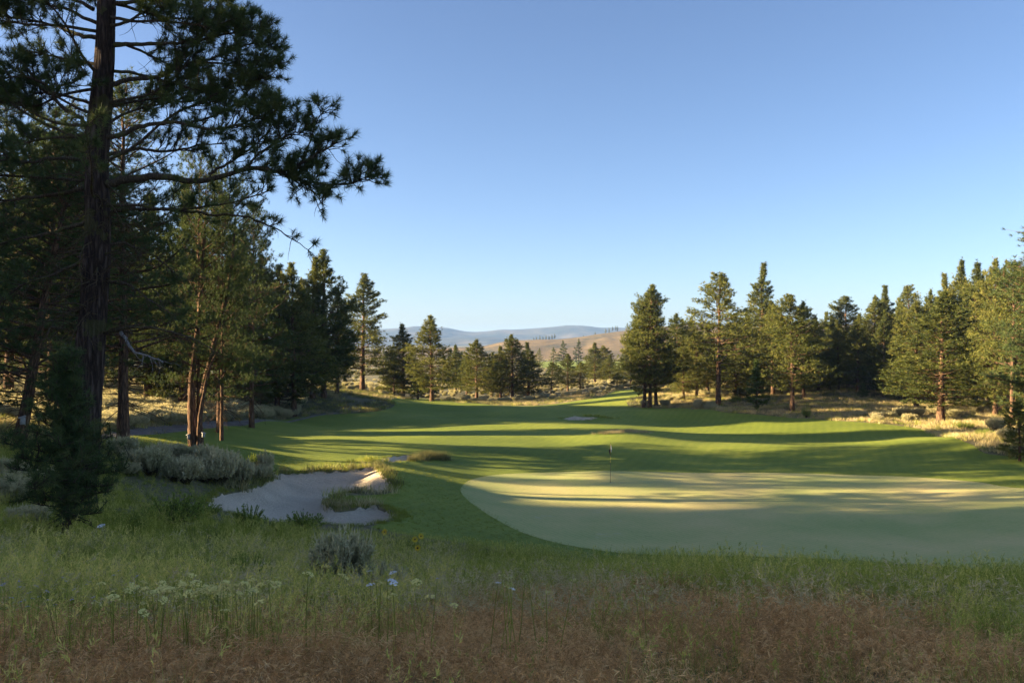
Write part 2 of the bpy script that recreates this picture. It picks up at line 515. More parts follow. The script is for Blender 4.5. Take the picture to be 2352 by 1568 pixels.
def inside(poly, x, y):
    c = np.zeros(len(x), bool)
    bb = (x >= poly[:, 0].min()) & (x <= poly[:, 0].max()) & (y >= poly[:, 1].min()) & (y <= poly[:, 1].max())
    idx = np.nonzero(bb)[0]
    xs, ys = x[idx], y[idx]
    r = np.zeros(len(idx), bool)
    for (x0, y0), (x1, y1) in zip(poly, np.roll(poly, -1, 0)):
        if y0 == y1:
            continue
        cond = ((y0 > ys) != (y1 > ys)) & (xs < (x1 - x0) * (ys - y0) / (y1 - y0) + x0)
        r ^= cond
    c[idx] = r
    return c

def edge_dist(poly, x, y):
    d = np.full(len(x), 1e9)
    for a, b in zip(poly, np.roll(poly, -1, 0)):
        ab = b - a
        L = ab @ ab
        if L < 1e-12:
            continue
        t = np.clip(((x - a[0]) * ab[0] + (y - a[1]) * ab[1]) / L, 0, 1)
        d = np.minimum(d, np.hypot(x - a[0] - t * ab[0], y - a[1] - t * ab[1]))
    return d

def poly_px(pts, step, extra=()):
    return smooth_poly([ground_hit(*p) for p in pts] + list(extra), step)

Z = {}
Z['bunker'] = poly_px([(628, 1092), (700, 1089), (772, 1086), (837, 1084), (862, 1084), (880, 1107), (902, 1127), (873, 1136), (826, 1133), (779, 1137), (745, 1158), (768, 1175), (815, 1172), (862, 1169), (892, 1181), (903, 1196), (873, 1207), (800, 1212), (718, 1209), (628, 1204), (538, 1184), (479, 1165), (492, 1144), (538, 1132), (592, 1121), (622, 1107)], 0.22)
Z['bunker_mid'] = poly_px([(880, 1054), (905, 1049), (935, 1047), (960, 1047), (968, 1053), (940, 1060), (900, 1062), (878, 1060)], 0.4)
Z['bunker_far'] = poly_px([(1285, 962), (1320, 958), (1350, 958), (1372, 962), (1350, 967), (1310, 967)], 0.6)
Z['green'] = poly_px([(1058, 1122), (1085, 1100), (1160, 1088), (1300, 1083), (1500, 1083), (1700, 1085), (1900, 1088), (2080, 1094), (2240, 1106), (2352, 1121)], 0.35,
                     [(33, 42), (35.5, 37), (33, 31), (26, 28.2)] + [ground_hit(*p) for p in [(2352, 1309), (2200, 1302), (2000, 1288), (1800, 1279), (1620, 1275), (1500, 1273), (1400, 1266), (1290, 1248), (1200, 1222), (1120, 1180), (1072, 1145)]])
Z['fairway'] = poly_px([(215, 1010), (300, 1000), (420, 990), (560, 970), (700, 957), (850, 946), (905, 932), (900, 918), (960, 914), (1050, 924), (1150, 931), (1250, 930), (1330, 919), (1400, 903), (1470, 891), (1500, 905), (1440, 925), (1500, 937), (1580, 938), (1650, 944), (1740, 952), (1850, 961), (1960, 968), (2060, 977), (2130, 990), (2190, 1003), (2235, 1022), (2262, 1040)], 0.7,
                       [ground_hit(2352, 1050), (43, 50), (46, 40), (42, 30), (32, 25.5)] + [ground_hit(*p) for p in [(2352, 1325), (1900, 1310), (1500, 1298), (1300, 1285), (1100, 1250), (985, 1236), (900, 1222), (850, 1218)]] +
                       [ground_hit(*p) for p in [(915, 1200), (905, 1180), (862, 1163), (770, 1163), (760, 1152), (790, 1142), (880, 1140), (915, 1127), (880, 1090), (860, 1076), (772, 1080), (700, 1083), (628, 1085), (560, 1075), (470, 1050), (330, 1032), (240, 1022)]])
Z['dirt_path'] = poly_px([(200, 1003), (300, 985), (420, 976), (520, 968), (600, 963), (720, 953), (790, 948), (720, 957), (600, 968), (500, 980), (400, 992), (300, 1000), (215, 1011)], 0.6)
Z['far_fairway'] = poly_px([(1225, 833), (1290, 829), (1380, 829), (1450, 833), (1455, 845), (1400, 856), (1300, 850), (1235, 842)], 6.0)
ZONE_ORDER = ['bunker', 'bunker_mid', 'bunker_far', 'green', 'dirt_path', 'fairway', 'far_fairway']

def height(x, y):
    """the ground as built: base, bunkers sunk, lips raised"""
    x, y = np.atleast_1d(np.asarray(x, float)), np.atleast_1d(np.asarray(y, float))
    h = base_h(x, y)
    for k, depth, w, lip in (('bunker', 0.42, 1.2, 0.22), ('bunker_mid', 0.35, 0.9, 0.12), ('bunker_far', 0.5, 1.3, 0.25)):
        P = Z[k]
        lo, hi = P.min(0) - 4, P.max(0) + 4
        near = np.nonzero((x > lo[0]) & (x < hi[0]) & (y > lo[1]) & (y < hi[1]))[0]
        if not len(near):
            continue
        d = edge_dist(P, x[near], y[near])
        ins = inside(P, x[near], y[near])
        n = fbm(x[near] * 1.7, y[near] * 1.7, 3, 3) - 0.5
        # steep lips on the right, shallow on the side towards the camera
        side = sstep(lo[0], hi[0], x[near]) * 0.7 + 0.5
        drop = np.where(ins, -(depth * side) * sstep(0.0, w, d + n * 0.3) + 0.05 * n, lip * side * (1 - sstep(0.0, 1.6, d)) * (0.6 + n))
        h[near] += drop
    # lit sand face at the right end of the main bunker and the mound with dry grass in the fairway
    for px, py, dx, dy, a in ((888, 1100, 1.6, 2.6, 0.30),):
        c = ground_hit(px, py)
        h += a * np.exp(-((x - c[0]) / dx) ** 2 - ((y - c[1]) / dy) ** 2)
    return h

def gz(x, y):
    return float(height([x], [y])[0])

def at_px(px, py):
    p = ground_hit(px, py)
    return np.array([p[0], p[1], gz(*p)])

def to_px(x, y, z):
    return CX + F_PX * x / y, CY - F_PX * z / y

def build_ground():
    rng = np.random.default_rng(1)
    pts = []
    # rows of points, spacing growing with distance
    y = 2.2
    while y < 9000:
        st = 0.013 * y if y < 60 else (0.0105 * y if y < 170 else (0.03 * y if y < 700 else 0.08 * y))
        st = max(st, 0.10)
        xm = 0.70 * y + 3
        nx = max(8, int(2 * xm / (st * 1.15)))
        xs = np.linspace(-xm, xm, nx) + rng.uniform(-.3, .3, nx) * st
        pts.append(np.stack([xs, y + rng.uniform(-.3, .3, nx) * st], 1))
        y += st
    # a coarser sheet for what lies outside the picture
    gx, gy = np.meshgrid(np.arange(-150, 151, 3.0), np.arange(-60, 260, 3.0))
    g = np.stack([gx.ravel(), gy.ravel()], 1) + rng.uniform(-.5, .5, (gx.size, 2))
    g = g[np.abs(g[:, 0]) > 0.70 * np.maximum(g[:, 1], 0) + 5]
    pts.append(g)
    gx, gy = np.meshgrid(np.linspace(-9000, 9000, 25), np.linspace(-3000, 9500, 20))
    g = np.stack([gx.ravel(), gy.ravel()], 1)
    g = g[(np.abs(g[:, 0]) > 0.72 * np.maximum(g[:, 1], 0) + 400) | (g[:, 1] < -400)]
    pts.append(g)
    for k, st in (('bunker', 0.17), ('bunker_mid', 0.3), ('bunker_far', 0.35)):
        lo, hi = Z[k].min(0) - 1.5, Z[k].max(0) + 1.5
        gx, gy = np.meshgrid(np.arange(lo[0], hi[0], st), np.arange(lo[1], hi[1], st))
        pts.append(np.stack([gx.ravel(), gy.ravel()], 1) + rng.uniform(-.3, .3, (gx.size, 2)) * st)
    P = np.concatenate(pts)
    edges, off = [], len(P)
    for k in ZONE_ORDER:
        q = Z[k]
        n = len(q)
        edges += [(off + i, off + (i + 1) % n) for i in range(n)]
        P = np.concatenate([P, q])
        off += n
    vv, ee, ff, *_ = delaunay_2d_cdt([Vector(p) for p in P.tolist()], edges, [], 0, 1e-4)
    V = np.array([tuple(v) for v in vv])
    F = np.array([f for f in ff if len(f) == 3])
    C = V[F].mean(1)
    zone = np.full(len(F), -1)
    for i, k in reversed(list(enumerate(ZONE_ORDER))):
        zone[inside(Z[k], C[:, 0], C[:, 1])] = i
    Hh = height(V[:, 0], V[:, 1])
    V3 = np.column_stack([V, Hh])
    e1, e2 = V[F[:, 1]] - V[F[:, 0]], V[F[:, 2]] - V[F[:, 0]]
    flip = (e1[:, 0] * e2[:, 1] - e1[:, 1] * e2[:, 0]) < 0
    F[flip] = F[flip][:, [0, 2, 1]]
    names = {-1: ('ground', 'ground'), 0: ('bunker', 'sand'), 1: ('bunker', 'sand'), 2: ('bunker', 'sand'), 3: ('putting_green', 'green'), 4: ('dirt_path', 'dirt'), 5: ('fairway', 'fairway'), 6: ('fairway', 'fairway')}
    for z, (nm, mt) in names.items():
        f = F[zone == z]
        if not len(f):
            continue
        used, inv = np.unique(f, return_inverse=True)
        me = tri_mesh(nm, V3[used], inv.reshape(-1, 3), M[mt], True)
        o = link(nm, me)
        lab = {-1: ('dry native rough ground between the trees and down the hillside', 'ground'), 0: ('large sand bunker below the sagebrush clump left of the green', 'bunker'),
               1: ('small sand bunker beside a tall grass tuft in the fairway', 'bunker'), 2: ('shallow far sand bunker in the middle of the fairway', 'bunker'),
               3: ('pale closely mown putting green with a flagstick', 'putting green'), 4: ('strip of bare grey dirt below the sagebrush slope', 'path'),
               5: ('rolling mown fairway striped with long tree shadows', 'fairway'), 6: ('distant sunlit fairway strip below the brown hill', 'fairway')}[z]
        tag(o, lab[0], lab[1], kind='structure')
build_ground()

def ridge(name, label, D, depth, pts, mat, z0, nx=260, ny=26, rough=0.0, seed=0, px0=-400, px1=2800):
    """a hill whose skyline passes through the given points, with real depth in front of and behind the crest"""
    xs = np.linspace(px0, px1, nx)
    p = np.array(pts, float)
    sky = np.interp(xs, p[:, 0], p[:, 1])
    k = np.ones(7) / 7
    sky = np.convolve(np.pad(sky, 3, mode='edge'), k, 'valid')
    top = (CY - sky) / F_PX * D
    t = np.linspace(-1, 1, ny)
    X = (xs - CX) / F_PX * D
    XX, TT = np.meshgrid(X, t)
    prof = (np.cos(TT * np.pi) * 0.5 + 0.5) ** 0.8
    n = fbm(XX / D * 14 + seed, TT * 2.2 + seed, seed, 5) - 0.5
    n2 = fbm(XX / D * 60 + seed, TT * 7 + seed, seed + 3, 4) - 0.5
    amp = (top[None, :] - z0)
    ZZ = z0 + amp * prof * (1 + (n * 0.9 + n2 * 0.25) * rough * (1 - prof) * 2.0) + amp * n2 * 0.04 * rough
    YY = D + TT * depth + n * depth * 0.25
    V = np.stack([XX, YY, ZZ], -1).reshape(-1, 3)
    i = np.arange(ny - 1)[:, None] * nx + np.arange(nx - 1)[None]
    a, b, c, d = i, i + 1, i + nx, i + nx + 1
    F = np.concatenate([np.stack([a, b, d], -1).reshape(-1, 3), np.stack([a, d, c], -1).reshape(-1, 3)])
    o = link(name, tri_mesh(name, V, F, mat, True))
    tag(o, label, 'hill' if 'hill' in name else 'mountain', kind='structure')
    return o
HILL_D, MTN_D, MTN2_D = 850.0, 3600.0, 3000.0
ridge('mountain', 'long pale blue mountain range on the horizon', MTN_D, 700, [(-400, 770), (300, 762), (700, 760), (860, 756), (893, 755), (940, 752), (960, 749), (966, 745), (972, 750), (1000, 752), (1030, 752), (1050, 758), (1080, 762), (1110, 762), (1150, 757), (1190, 757), (1230, 754), (1265, 751), (1300, 747), (1340, 748), (1380, 753), (1420, 752), (1600, 757), (2000, 760), (2800, 770)], M['mountain'], -20, 700, 30, 1.0, 4)
ridge('mountain', 'lower blue foothills in front of the mountain range', MTN2_D, 500, [(-400, 790), (500, 782), (893, 776), (1000, 774), (1060, 775), (1120, 772), (1180, 778), (1300, 779), (1420, 775), (1700, 785), (2800, 790)], M['mountain'], -20, 500, 24, 1.0, 9)
ridge('hill', 'brown dry grass hill rising to the right behind the far fairway', HILL_D, 260, [(-400, 815), (600, 812), (900, 806), (1060, 797), (1110, 797), (1135, 788), (1170, 782), (1230, 780), (1300, 778), (1340, 772), (1390, 765), (1430, 760), (1500, 752), (1570, 744), (1600, 740), (1650, 748), (1720, 752), (1850, 742), (2000, 745), (2100, 762), (2400, 770), (2800, 790)], M['hill'], -14, 420, 40, 0.8, 2)

# ------------------------------------------------------------------ pines
def tufts(g, P, A, L, k, w, rng, spread=1.0, shoot=0.10, tint=None, droop=0.0):
    """needle tufts: k thin needles round each shoot tip P with axis A"""
    P, A = np.asarray(P, float), norm(np.asarray(A, float))
    n = len(P)
    L = np.broadcast_to(np.asarray(L, float), (n,))
    U = norm(rng.normal(size=(n, k, 3)))
    d = norm(A[:, None] * rng.uniform(0.25, 1.1, (n, k, 1)) + U * spread)
    d[..., 2] -= droop * rng.random((n, k))
    base = P[:, None] - A[:, None] * (rng.random((n, k, 1)) * shoot)
    ln = L[:, None, None] * rng.uniform(0.7, 1.1, (n, k, 1))
    tip = base + d * ln
    s = norm(np.cross(d, norm(rng.normal(size=(n, k, 3))))) * w * 0.5
    V = np.stack([base - s, base + s, tip], 2).reshape(-1, 3)
    F = np.arange(n * k * 3).reshape(-1, 3)
    if tint is None:
        tint = rng.normal(0.5, 0.16, n)
    T = np.repeat(np.clip(np.asarray(tint)[:, None] + rng.normal(0, 0.08, (n, k)), 0, 1).reshape(-1), 3)
    g.add(V, F, T)

def curve(p0, d0, length, n, rng, up=0.0, wob=0.12):
    """a bent twig: start, direction, length"""
    pts = [np.array(p0, float)]
    d = norm(np.array(d0, float))
    st = length / n
    for i in range(n):
        d = norm(d + np.array([0, 0, up]) / n + rng.normal(0, wob, 3) / math.sqrt(n))
        pts.append(pts[-1] + d * st)
    return np.array(pts)

def make_pine(seed, H=16.0, R=3.2, cb=0.18, nl=110, puff=34, k=9, L=0.30, w=0.055, r0=None, shape=0.8, openness=0.0, stems=None, twigs=False, dead=0, lean=(0, 0), droop=0.12):
    rng = np.random.default_rng(seed)
    wood, leaf = G(), G()
    r0 = r0 or H * 0.0135
    nt_ = 14
    t = np.linspace(0, 1, nt_) ** 0.9
    bx = np.cumsum(rng.normal(0, 0.004 * H, nt_)) * t
    by = np.cumsum(rng.normal(0, 0.004 * H, nt_)) * t
    path = np.stack([bx + lean[0] * H * t, by + lean[1] * H * t, t * H], 1)
    rad = r0 * (1 - t) ** 0.8 + 0.015 + r0 * 0.35 * np.exp(-t * H / 0.5)
    path[0, 2] -= 0.5
    wood.tube(path, rad, 9)
    def on_trunk(h):
        return np.array([np.interp(h, path[:, 2], path[:, 0]), np.interp(h, path[:, 2], path[:, 1]), h])
    ph = rng.uniform(0, 6.28, 4)
    TP, TA, TT = [], [], []
    for i in range(nl):
        u = (i + rng.random()) / nl
        if rng.random() < openness * (1 - u):
            continue
        h = H * (cb + (0.985 - cb) * u)
        az = i * 2.39996 + rng.normal(0, 0.35)
        prof = 1.28 * (1 - u) ** shape * (0.6 + 0.4 * min(1.0, u / 0.2))
        lobe = 1 + 0.22 * math.sin(az + ph[0] + u * 5) + 0.16 * math.sin(2 * az + ph[1] - u * 9) + 0.14 * math.sin(u * 31 + ph[2])
        ln = max(0.35, R * prof * lobe * rng.uniform(0.72, 1.12))
        el = -0.12 + 0.75 * u ** 1.3 + rng.normal(0, 0.12)
        d0 = np.array([math.cos(az) * math.cos(el), math.sin(az) * math.cos(el), math.sin(el)])
        p = curve(on_trunk(h), d0, ln, 6, rng, up=0.45 - droop, wob=0.16)
        if ln > 0.9 or twigs:
            wood.tube(p, np.linspace(max(0.014, 0.016 * ln), 0.008, len(p)), 4, cap=False)
        m = int(max(3, puff * ln / R * (0.75 + 0.5 * u)))
        s = 0.28 + 0.72 * rng.random(m) ** 0.62
        if ln < 0.9:
            s = rng.random(m)
        pos = np.stack([np.interp(s * (len(p) - 1), np.arange(len(p)), p[:, c]) for c in range(3)], 1)
        side = norm(np.cross(d0, [0, 0, 1.0]))
        off = rng.normal(0, 1, m) * 0.20 * ln * (0.35 + 0.65 * np.sin(np.clip(s, 0, 1) * 2.6))
        tipp = pos + side * off[:, None] + np.array([0, 0, 1.0]) * (np.abs(rng.normal(0.05, 0.22, m)) * (0.5 + 0.16 * ln))[:, None]
        ax = norm(d0[None] * 0.7 + side * np.sign(off)[:, None] * 0.5 + np.array([0, 0, 0.55]) + rng.normal(0, 0.35, (m, 3)))
        if twigs:
            for a, b in zip(pos[::2], tipp[::2]):
                mid = (a + b) / 2 + rng.normal(0, 0.04, 3)
                wood.tube([a, mid, b], [0.010, 0.008, 0.005], 3, cap=False)
        TP.append(tipp); TA.append(ax); TT.append(np.clip(rng.normal(0.45, 0.15, m) + 0.12 * (s - 0.6) + rng.normal(0, 0.08), 0, 1))
    # leader
    m = 14
    hh = H * rng.uniform(0.93, 1.0, m)
    TP.append(np.stack([on_trunk(min(h, H * 0.999)) for h in hh]) + rng.normal(0, 0.07, (m, 3)))
    TA.append(norm(np.array([0, 0, 1.2]) + rng.normal(0, 0.5, (m, 3)))); TT.append(np.full(m, 0.5))
    # bare lower twigs
    for i in range(dead):
        h = H * rng.uniform(cb * 0.45, cb * 1.3)
        az = rng.uniform(0, 6.28)
        p = curve(on_trunk(h), [math.cos(az), math.sin(az), rng.uniform(-0.4, 0.1)], R * rng.uniform(0.25, 0.7), 5, rng, up=-0.3, wob=0.3)
        wood.tube(p, np.linspace(0.025, 0.005, len(p)), 4, cap=False)
        for _ in range(3):
            q = curve(p[rng.integers(2, 6)], rng.normal(0, 1, 3) * [1, 1, 0.6], R * 0.15, 3, rng, wob=0.4)
            wood.tube(q, np.linspace(0.010, 0.003, len(q)), 3, cap=False)
    TP, TA, TT = np.concatenate(TP), np.concatenate(TA), np.concatenate(TT)
    tufts(leaf, TP, TA, L, k, w, rng, spread=0.95, shoot=L * 0.55, tint=TT)
    return wood, leaf

PROTO = {}
def proto(key, seed, mat='needle', bark='bark', **kw):
    wood, leaf = make_pine(seed, **kw)
    PROTO[key] = (wood.mesh('trunk', M[bark], True), leaf.mesh('crown', M[mat]), kw.get('H', 16.0), kw.get('R', 3.2))

# middle and far distance
proto('a', 1, H=16, R=2.9, cb=0.10, nl=230, puff=34, shape=0.78)
proto('b', 2, H=16, R=3.1, cb=0.13, nl=220, puff=34, shape=0.68)
proto('c', 3, H=16, R=2.8, cb=0.07, nl=230, puff=34, shape=0.90)
proto('d', 4, H=16, R=3.3, cb=0.24, nl=150, puff=36, shape=0.58, openness=0.25, dead=10)
proto('e', 5, H=16, R=3.0, cb=0.12, nl=200, puff=36, shape=0.72, openness=0.1)
proto('f', 6, H=16, R=3.4, cb=0.18, nl=190, puff=36, shape=0.58, openness=0.12, dead=8)
proto('small', 7, H=6, R=1.5, cb=0.06, nl=70, puff=30, L=0.26, w=0.045, shape=0.6, r0=0.09)
proto('sapling', 8, mat='needle_pale', H=6, R=1.15, cb=0.05, nl=70, puff=24, L=0.26, w=0.04, shape=0.75, r0=0.06)
proto('far', 9, H=16, R=3.0, cb=0.06, nl=70, puff=20, k=7, L=0.55, w=0.14, shape=0.75)
# closer to the camera: finer needles and real twigs
proto('near_a', 21, mat='needle_dark', H=16, R=4.0, cb=0.22, nl=120, puff=54, k=22, L=0.21, w=0.018, shape=0.45, openness=0.15, twigs=True, dead=34, r0=0.24)
proto('near_b', 22, mat='needle_dark', H=16, R=4.2, cb=0.18, nl=120, puff=54, k=22, L=0.21, w=0.018, shape=0.42, openness=0.15, twigs=True, dead=34, r0=0.22)
proto('near_c', 23, mat='needle_dark', H=16, R=3.6, cb=0.14, nl=130, puff=54, k=22, L=0.22, w=0.020, shape=0.50, openness=0.12, twigs=True, dead=26, r0=0.22)
proto('near_d', 24, mat='needle_dark', H=16, R=3.8, cb=0.10, nl=180, puff=60, k=18, L=0.23, w=0.026, shape=0.6, twigs=True, dead=14, r0=0.22)  # dark needle colour stands in for the shade on the right-edge pine

def pine(key, x, y, H, R, label, group=None, rot=None, lean=(0, 0), cat='pine tree', name='pine_tree', dz=0.0, parent=None, off=None):
    tm, cm, h0, r0 = PROTO[key]
    rnd = random.Random(int(x * 131 + y * 717))
    e = bpy.data.objects.new(name, None)
    COL.objects.link(e)
    e.location = (x, y, gz(x, y) + dz)
    e.rotation_euler = (lean[1], lean[0], rnd.uniform(0, 6.28) if rot is None else rot)
    e.scale = (R / r0, R / r0, H / h0)
    tag(e, label, cat, group)
    link('trunk', tm, e)
    link('crown', cm, e)
    return e

def pine_px(key, px, top, hw, label, base=None, D=None, group=None, **kw):
    """column of the trunk, row of the top, half width of the crown, and the base row or the distance"""
    if D is None:
        x, y = ground_hit(px, base)
    else:
        y = D
        x = (px - CX) / F_PX * D
    H = (CY - top) / F_PX * y - gz(x, y)
    hw *= (1.32 if px > 1430 else 1.22) if y > 75 and y < 400 and key not in ('small', 'sapling') else 1.0
    return pine(key, x, y, H, hw / F_PX * y, label, group, **kw)

GL, GC, GR = 'pines along the left side of the fairway', 'pines at the far end of the fairway', 'pines along the right side of the fairway'
# left side
pine_px('near_a', 283, 190, 200, 'straight orange-barked pine beside the sagebrush clump, sunlit trunk', base=1020, group=GL, rot=0.5)
pine_px('near_c', 40, 300, 215, 'leaning pine with a mossy foot at the left edge of the picture', D=32, group=GL, rot=0.0, lean=(0.20, 0))
pine_px('near_a', -110, 60, 230, 'tall pine cut by the left edge behind the leaning pine', D=33.5, group=GL, rot=3.0)
pine_px('near_c', 120, 250, 180, 'pine behind the big foreground trunk at the foot of the sagebrush slope', D=52, group=GL, rot=1.0)
pine_px('near_b', 20, 230, 190, 'sunlit pine with two dark lower stems far up the left slope', D=57, group=GL, rot=4.0)
pine_px('near_c', 200, 330, 150, 'shaded pine seen through the lower limbs of the big foreground pine', D=55, group=GL)
pine_px('near_b', 505, 405, 125, 'thin see-through pine behind the forked trunk', D=58, group=GL)
pine_px('near_c', 578, 470, 90, 'slender dark pine just right of the thin see-through pine', D=71, group=GL)
pine_px('c', 420, 420, 120, 'dark pine filling the gap behind the forked trunk', D=73, group=GL)
pine_px('a', 340, 440, 110, 'pine half hidden between the orange trunk and the forked trunk', D=72, group=GL)
pine_px('c', 637, 608, 62, 'left half of the twin-trunked pine at the left fairway edge', D=92, group=GL)
pine_px('e', 676, 604, 66, 'right half of the twin-trunked pine at the left fairway edge', D=91, group=GL)
pine_px('a', 608, 585, 60, 'dark pine just behind the twin-trunked pine, on its left', D=97, group=GL)
pine_px('c', 718, 590, 58, 'slightly lower of the two close tall tops on the left', D=104, group=GL)
pine_px('e', 744, 574, 66, 'tallest narrow pine on the left, beside the lone dark pine', D=105, group=GL)
pine_px('b', 690, 640, 50, 'pine behind the twin-trunked pine and below the tallest narrow top', D=112, group=GL)
pine_px('b', 775, 670, 45, 'short pine between the tallest narrow pine and the lone dark pine', D=110, group=GL)
pine_px('e', 832, 628, 62, 'lone dark pine standing at the mouth of the valley on the left', base=896, group=GL)
pine_px('small', 600, 880, 26, 'low sunlit bushy pine below the left stand', D=88, group=GL)
pine_px('small', 545, 850, 40, 'small bushy pine in shade on the sagebrush slope', D=86, group=GL)
for px, D, top, hw in ((60, 88, 420, 100), (170, 92, 470, 90), (260, 96, 450, 90), (-30, 88, 400, 110), (460, 100, 540, 80), (380, 104, 560, 80), (530, 108, 570, 70), (110, 73, 350, 110), (560, 88, 530, 70)):
    pine_px(('c', 'b', 'a')[px % 3], px, top, hw, 'pine in the thick of the dark stand up the left slope', D=D, group='pines deep in the left stand')
# far end
pine_px('a', 926, 744, 44, 'sunlit yellowish pine left of the dark pine at the far end', D=150, group=GC)
pine_px('e', 992, 724, 52, 'tall dark pine on its own trunk at the far left end of the fairway', base=921, group=GC)
pine_px('small', 905, 830, 30, 'low bushy pine under the sunlit yellowish pine', D=146, group=GC)
pine_px('small', 960, 835, 34, 'low dark pine between the yellowish pine and the tall dark pine', D=146, group=GC)
pine_px('b', 1095, 779, 40, 'sunlit pine with visible trunk in the middle of the far end', D=158, group=GC)
pine_px('a', 1048, 792, 26, 'slim pine just right of the tall dark far-end pine', D=175, group=GC)
pine_px('c', 1130, 808, 28, 'slim low pine between the sunlit pine and the broad far-end clump', D=165, group=GC)
pine_px('b', 1177, 768, 42, 'highest pine of the broad clump in the middle of the far end', D=152, group=GC)
pine_px('a', 1150, 795, 30, 'left pine of the broad clump in the middle of the far end', D=160, group=GC)
pine_px('c', 1214, 786, 34, 'right pine of the broad clump in the middle of the far end', D=156, group=GC)
pine_px('e', 1072, 815, 26, 'small pine left of the sunlit far-end pine with visible trunk', D=168, group=GC)
pine_px('f', 1266, 832, 24, 'leftmost of the row of short pines below the far fairway', D=168, group=GC)
pine_px('e', 1304, 812, 25, 'tallest of the row of short pines below the far fairway', D=172, group=GC)
pine_px('f', 1332, 832, 20, 'rightmost of the row of short pines below the far fairway', D=170, group=GC)
pine_px('a', 1366, 787, 28, 'left peak of the pale pine clump beside the far fairway', D=200, group=GC)
pine_px('b', 1385, 793, 30, 'middle peak of the pale pine clump beside the far fairway', D=206, group=GC)
pine_px('c', 1402, 815, 26, 'right peak of the pale pine clump beside the far fairway', D=196, group=GC)
pine_px('small', 1417, 855, 22, 'round sunlit bushy pine left of the triple-trunked pine', D=160, group=GC)
pine_px('far', 1294, 782, 14, 'narrow pine on the far fairway edge, left of the two tall ones', D=430, group=GC)
pine_px('far', 1329, 778, 13, 'narrow pine on the far fairway edge, right of the two tall ones', D=430, group=GC)
pine_px('far', 1272, 797, 14, 'short pine on the far fairway edge, leftmost of the three', D=430, group=GC)
pine_px('far', 1238, 800, 13, 'pale pine behind the broad clump near the far fairway', D=420, group=GC)
pine_px('far', 1222, 806, 10, 'low pale pine behind the broad clump near the far fairway', D=425, group=GC)
for px, top, D in ((1035, 800, 260), (1062, 806, 270), (1018, 812, 250), (880, 800, 300), (905, 786, 420), (895, 792, 400), (1125, 812, 260), (1160, 820, 280), (1110, 818, 320)):
    pine_px('far', px, top, 15, 'small hazy pine in the valley behind the far-end trees', D=D, group='small pines in the valley')
# right side
trip = [(1486, 1490, 655, 60, 0.0), (1503, 1520, 662, 60, 0.06), (1474, 1450, 676, 58, -0.10)]
def triple():
    x0, y0 = ground_hit(1500, 935)
    e = bpy.data.objects.new('pine_tree', None)
    COL.objects.link(e)
    e.location = (x0, y0, gz(x0, y0))
    tag(e, 'triple-trunked pine at the right fairway edge, left trunk leaning', 'pine tree', GR)
    for i, (bx_, tx, top, hw, ln) in enumerate(trip):
        tm, cm, h0, r0 = PROTO['dfe'[i]]
        H = (CY - top) / F_PX * y0 - gz(x0, y0)
        for nm, me in (('trunk', tm), ('crown', cm)):
            c = link(nm, me, e)
            c.location = ((bx_ + 6 - 1500) / F_PX * y0, (-0.3, 0.5, 0.2)[i], 0)
            c.scale = (hw / F_PX * y0 / r0,) * 2 + (H / h0,)
            c.rotation_euler = (0, (tx - bx_) / F_PX * y0 / H, i * 2.0)
triple()
pine_px('b', 1556, 720, 42, 'pine with a bare lower trunk right behind the triple-trunked pine', base=897, group=GR)
pine_px('d', 1650, 627, 66, 'open-crowned pine with split trunk left of the tallest narrow right-hand pine', base=930, group=GR, rot=1.2)
pine_px('c', 1748, 604, 52, 'tallest narrow pointed pine of the right-hand stand', D=122, group=GR)
pine_px('a', 1775, 690, 40, 'lower shoulder pine just right of the tallest narrow pine', D=116, group=GR)
pine_px('f', 1820, 676, 58, 'broad pine with a thick dark trunk at the middle of the right edge', base=945, group=GR)
pine_px('b', 1846, 692, 40, 'second top close behind the broad thick-trunked pine', D=108, group=GR)
pine_px('sapling', 1737, 830, 30, 'pale young pine in front of the tallest narrow pine', base=940, group=GR)
pine_px('small', 1700, 890, 26, 'dark low young pine left of the pale young pine', D=112, group=GR)
pine_px('c', 1895, 716, 26, 'thin spire in the dip of the right-hand skyline', D=140, group=GR)
pine_px('e', 1872, 728, 26, 'lower thin spire in the dip of the right-hand skyline', D=142, group=GR)
pine_px('f', 1948, 680, 48, 'pine with a bare orange trunk right of the skyline dip', D=124, group=GR)
pine_px('a', 1915, 725, 34, 'low pine at the right side of the skyline dip', D=128, group=GR)
pine_px('b', 2008, 680, 48, 'rounded sunlit pine left of the stepped skyline', D=118, group=GR)
pine_px('c', 2036, 655, 42, 'first tall step of the right-hand skyline', D=124, group=GR)
pine_px('e', 2062, 684, 28, 'thin pine between the first and second skyline steps', D=126, group=GR)
pine_px('d', 2088, 656, 44, 'second tall step of the right-hand skyline, open crown', D=120, group=GR)
pine_px('b', 2105, 690, 56, 'broad sunlit pine standing behind the stout-trunked one', D=98, group=GR)
pine_px('e', 2160, 668, 84, 'broad sunlit pine on a stout trunk above the dry grass', base=970, group=GR)
pine_px('c', 2175, 628, 46, 'left of the three close tops right of the stout-trunked pine', D=104, group=GR)
pine_px('a', 2203, 598, 44, 'highest of the three close tops right of the stout-trunked pine', D=108, group=GR)
pine_px('a', 2240, 604, 50, 'pine with a long thin sunlit orange trunk near the right edge', D=97, group=GR)
pine_px('b', 2286, 594, 54, 'dense pine left of the dark overhanging boughs', D=92, group=GR)
pine_px('d', 2325, 600, 60, 'loose-topped pine at the right edge behind the dark boughs', D=78, group=GR)
pine_px('near_d', 2440, 455, 175, 'dark near pine whose boughs hang in from the right edge', D=60, group=GR, rot=2.2)
pine_px('small', 2342, 925, 46, 'small pine with a pale thin trunk at the right edge', base=1058, group=GR)
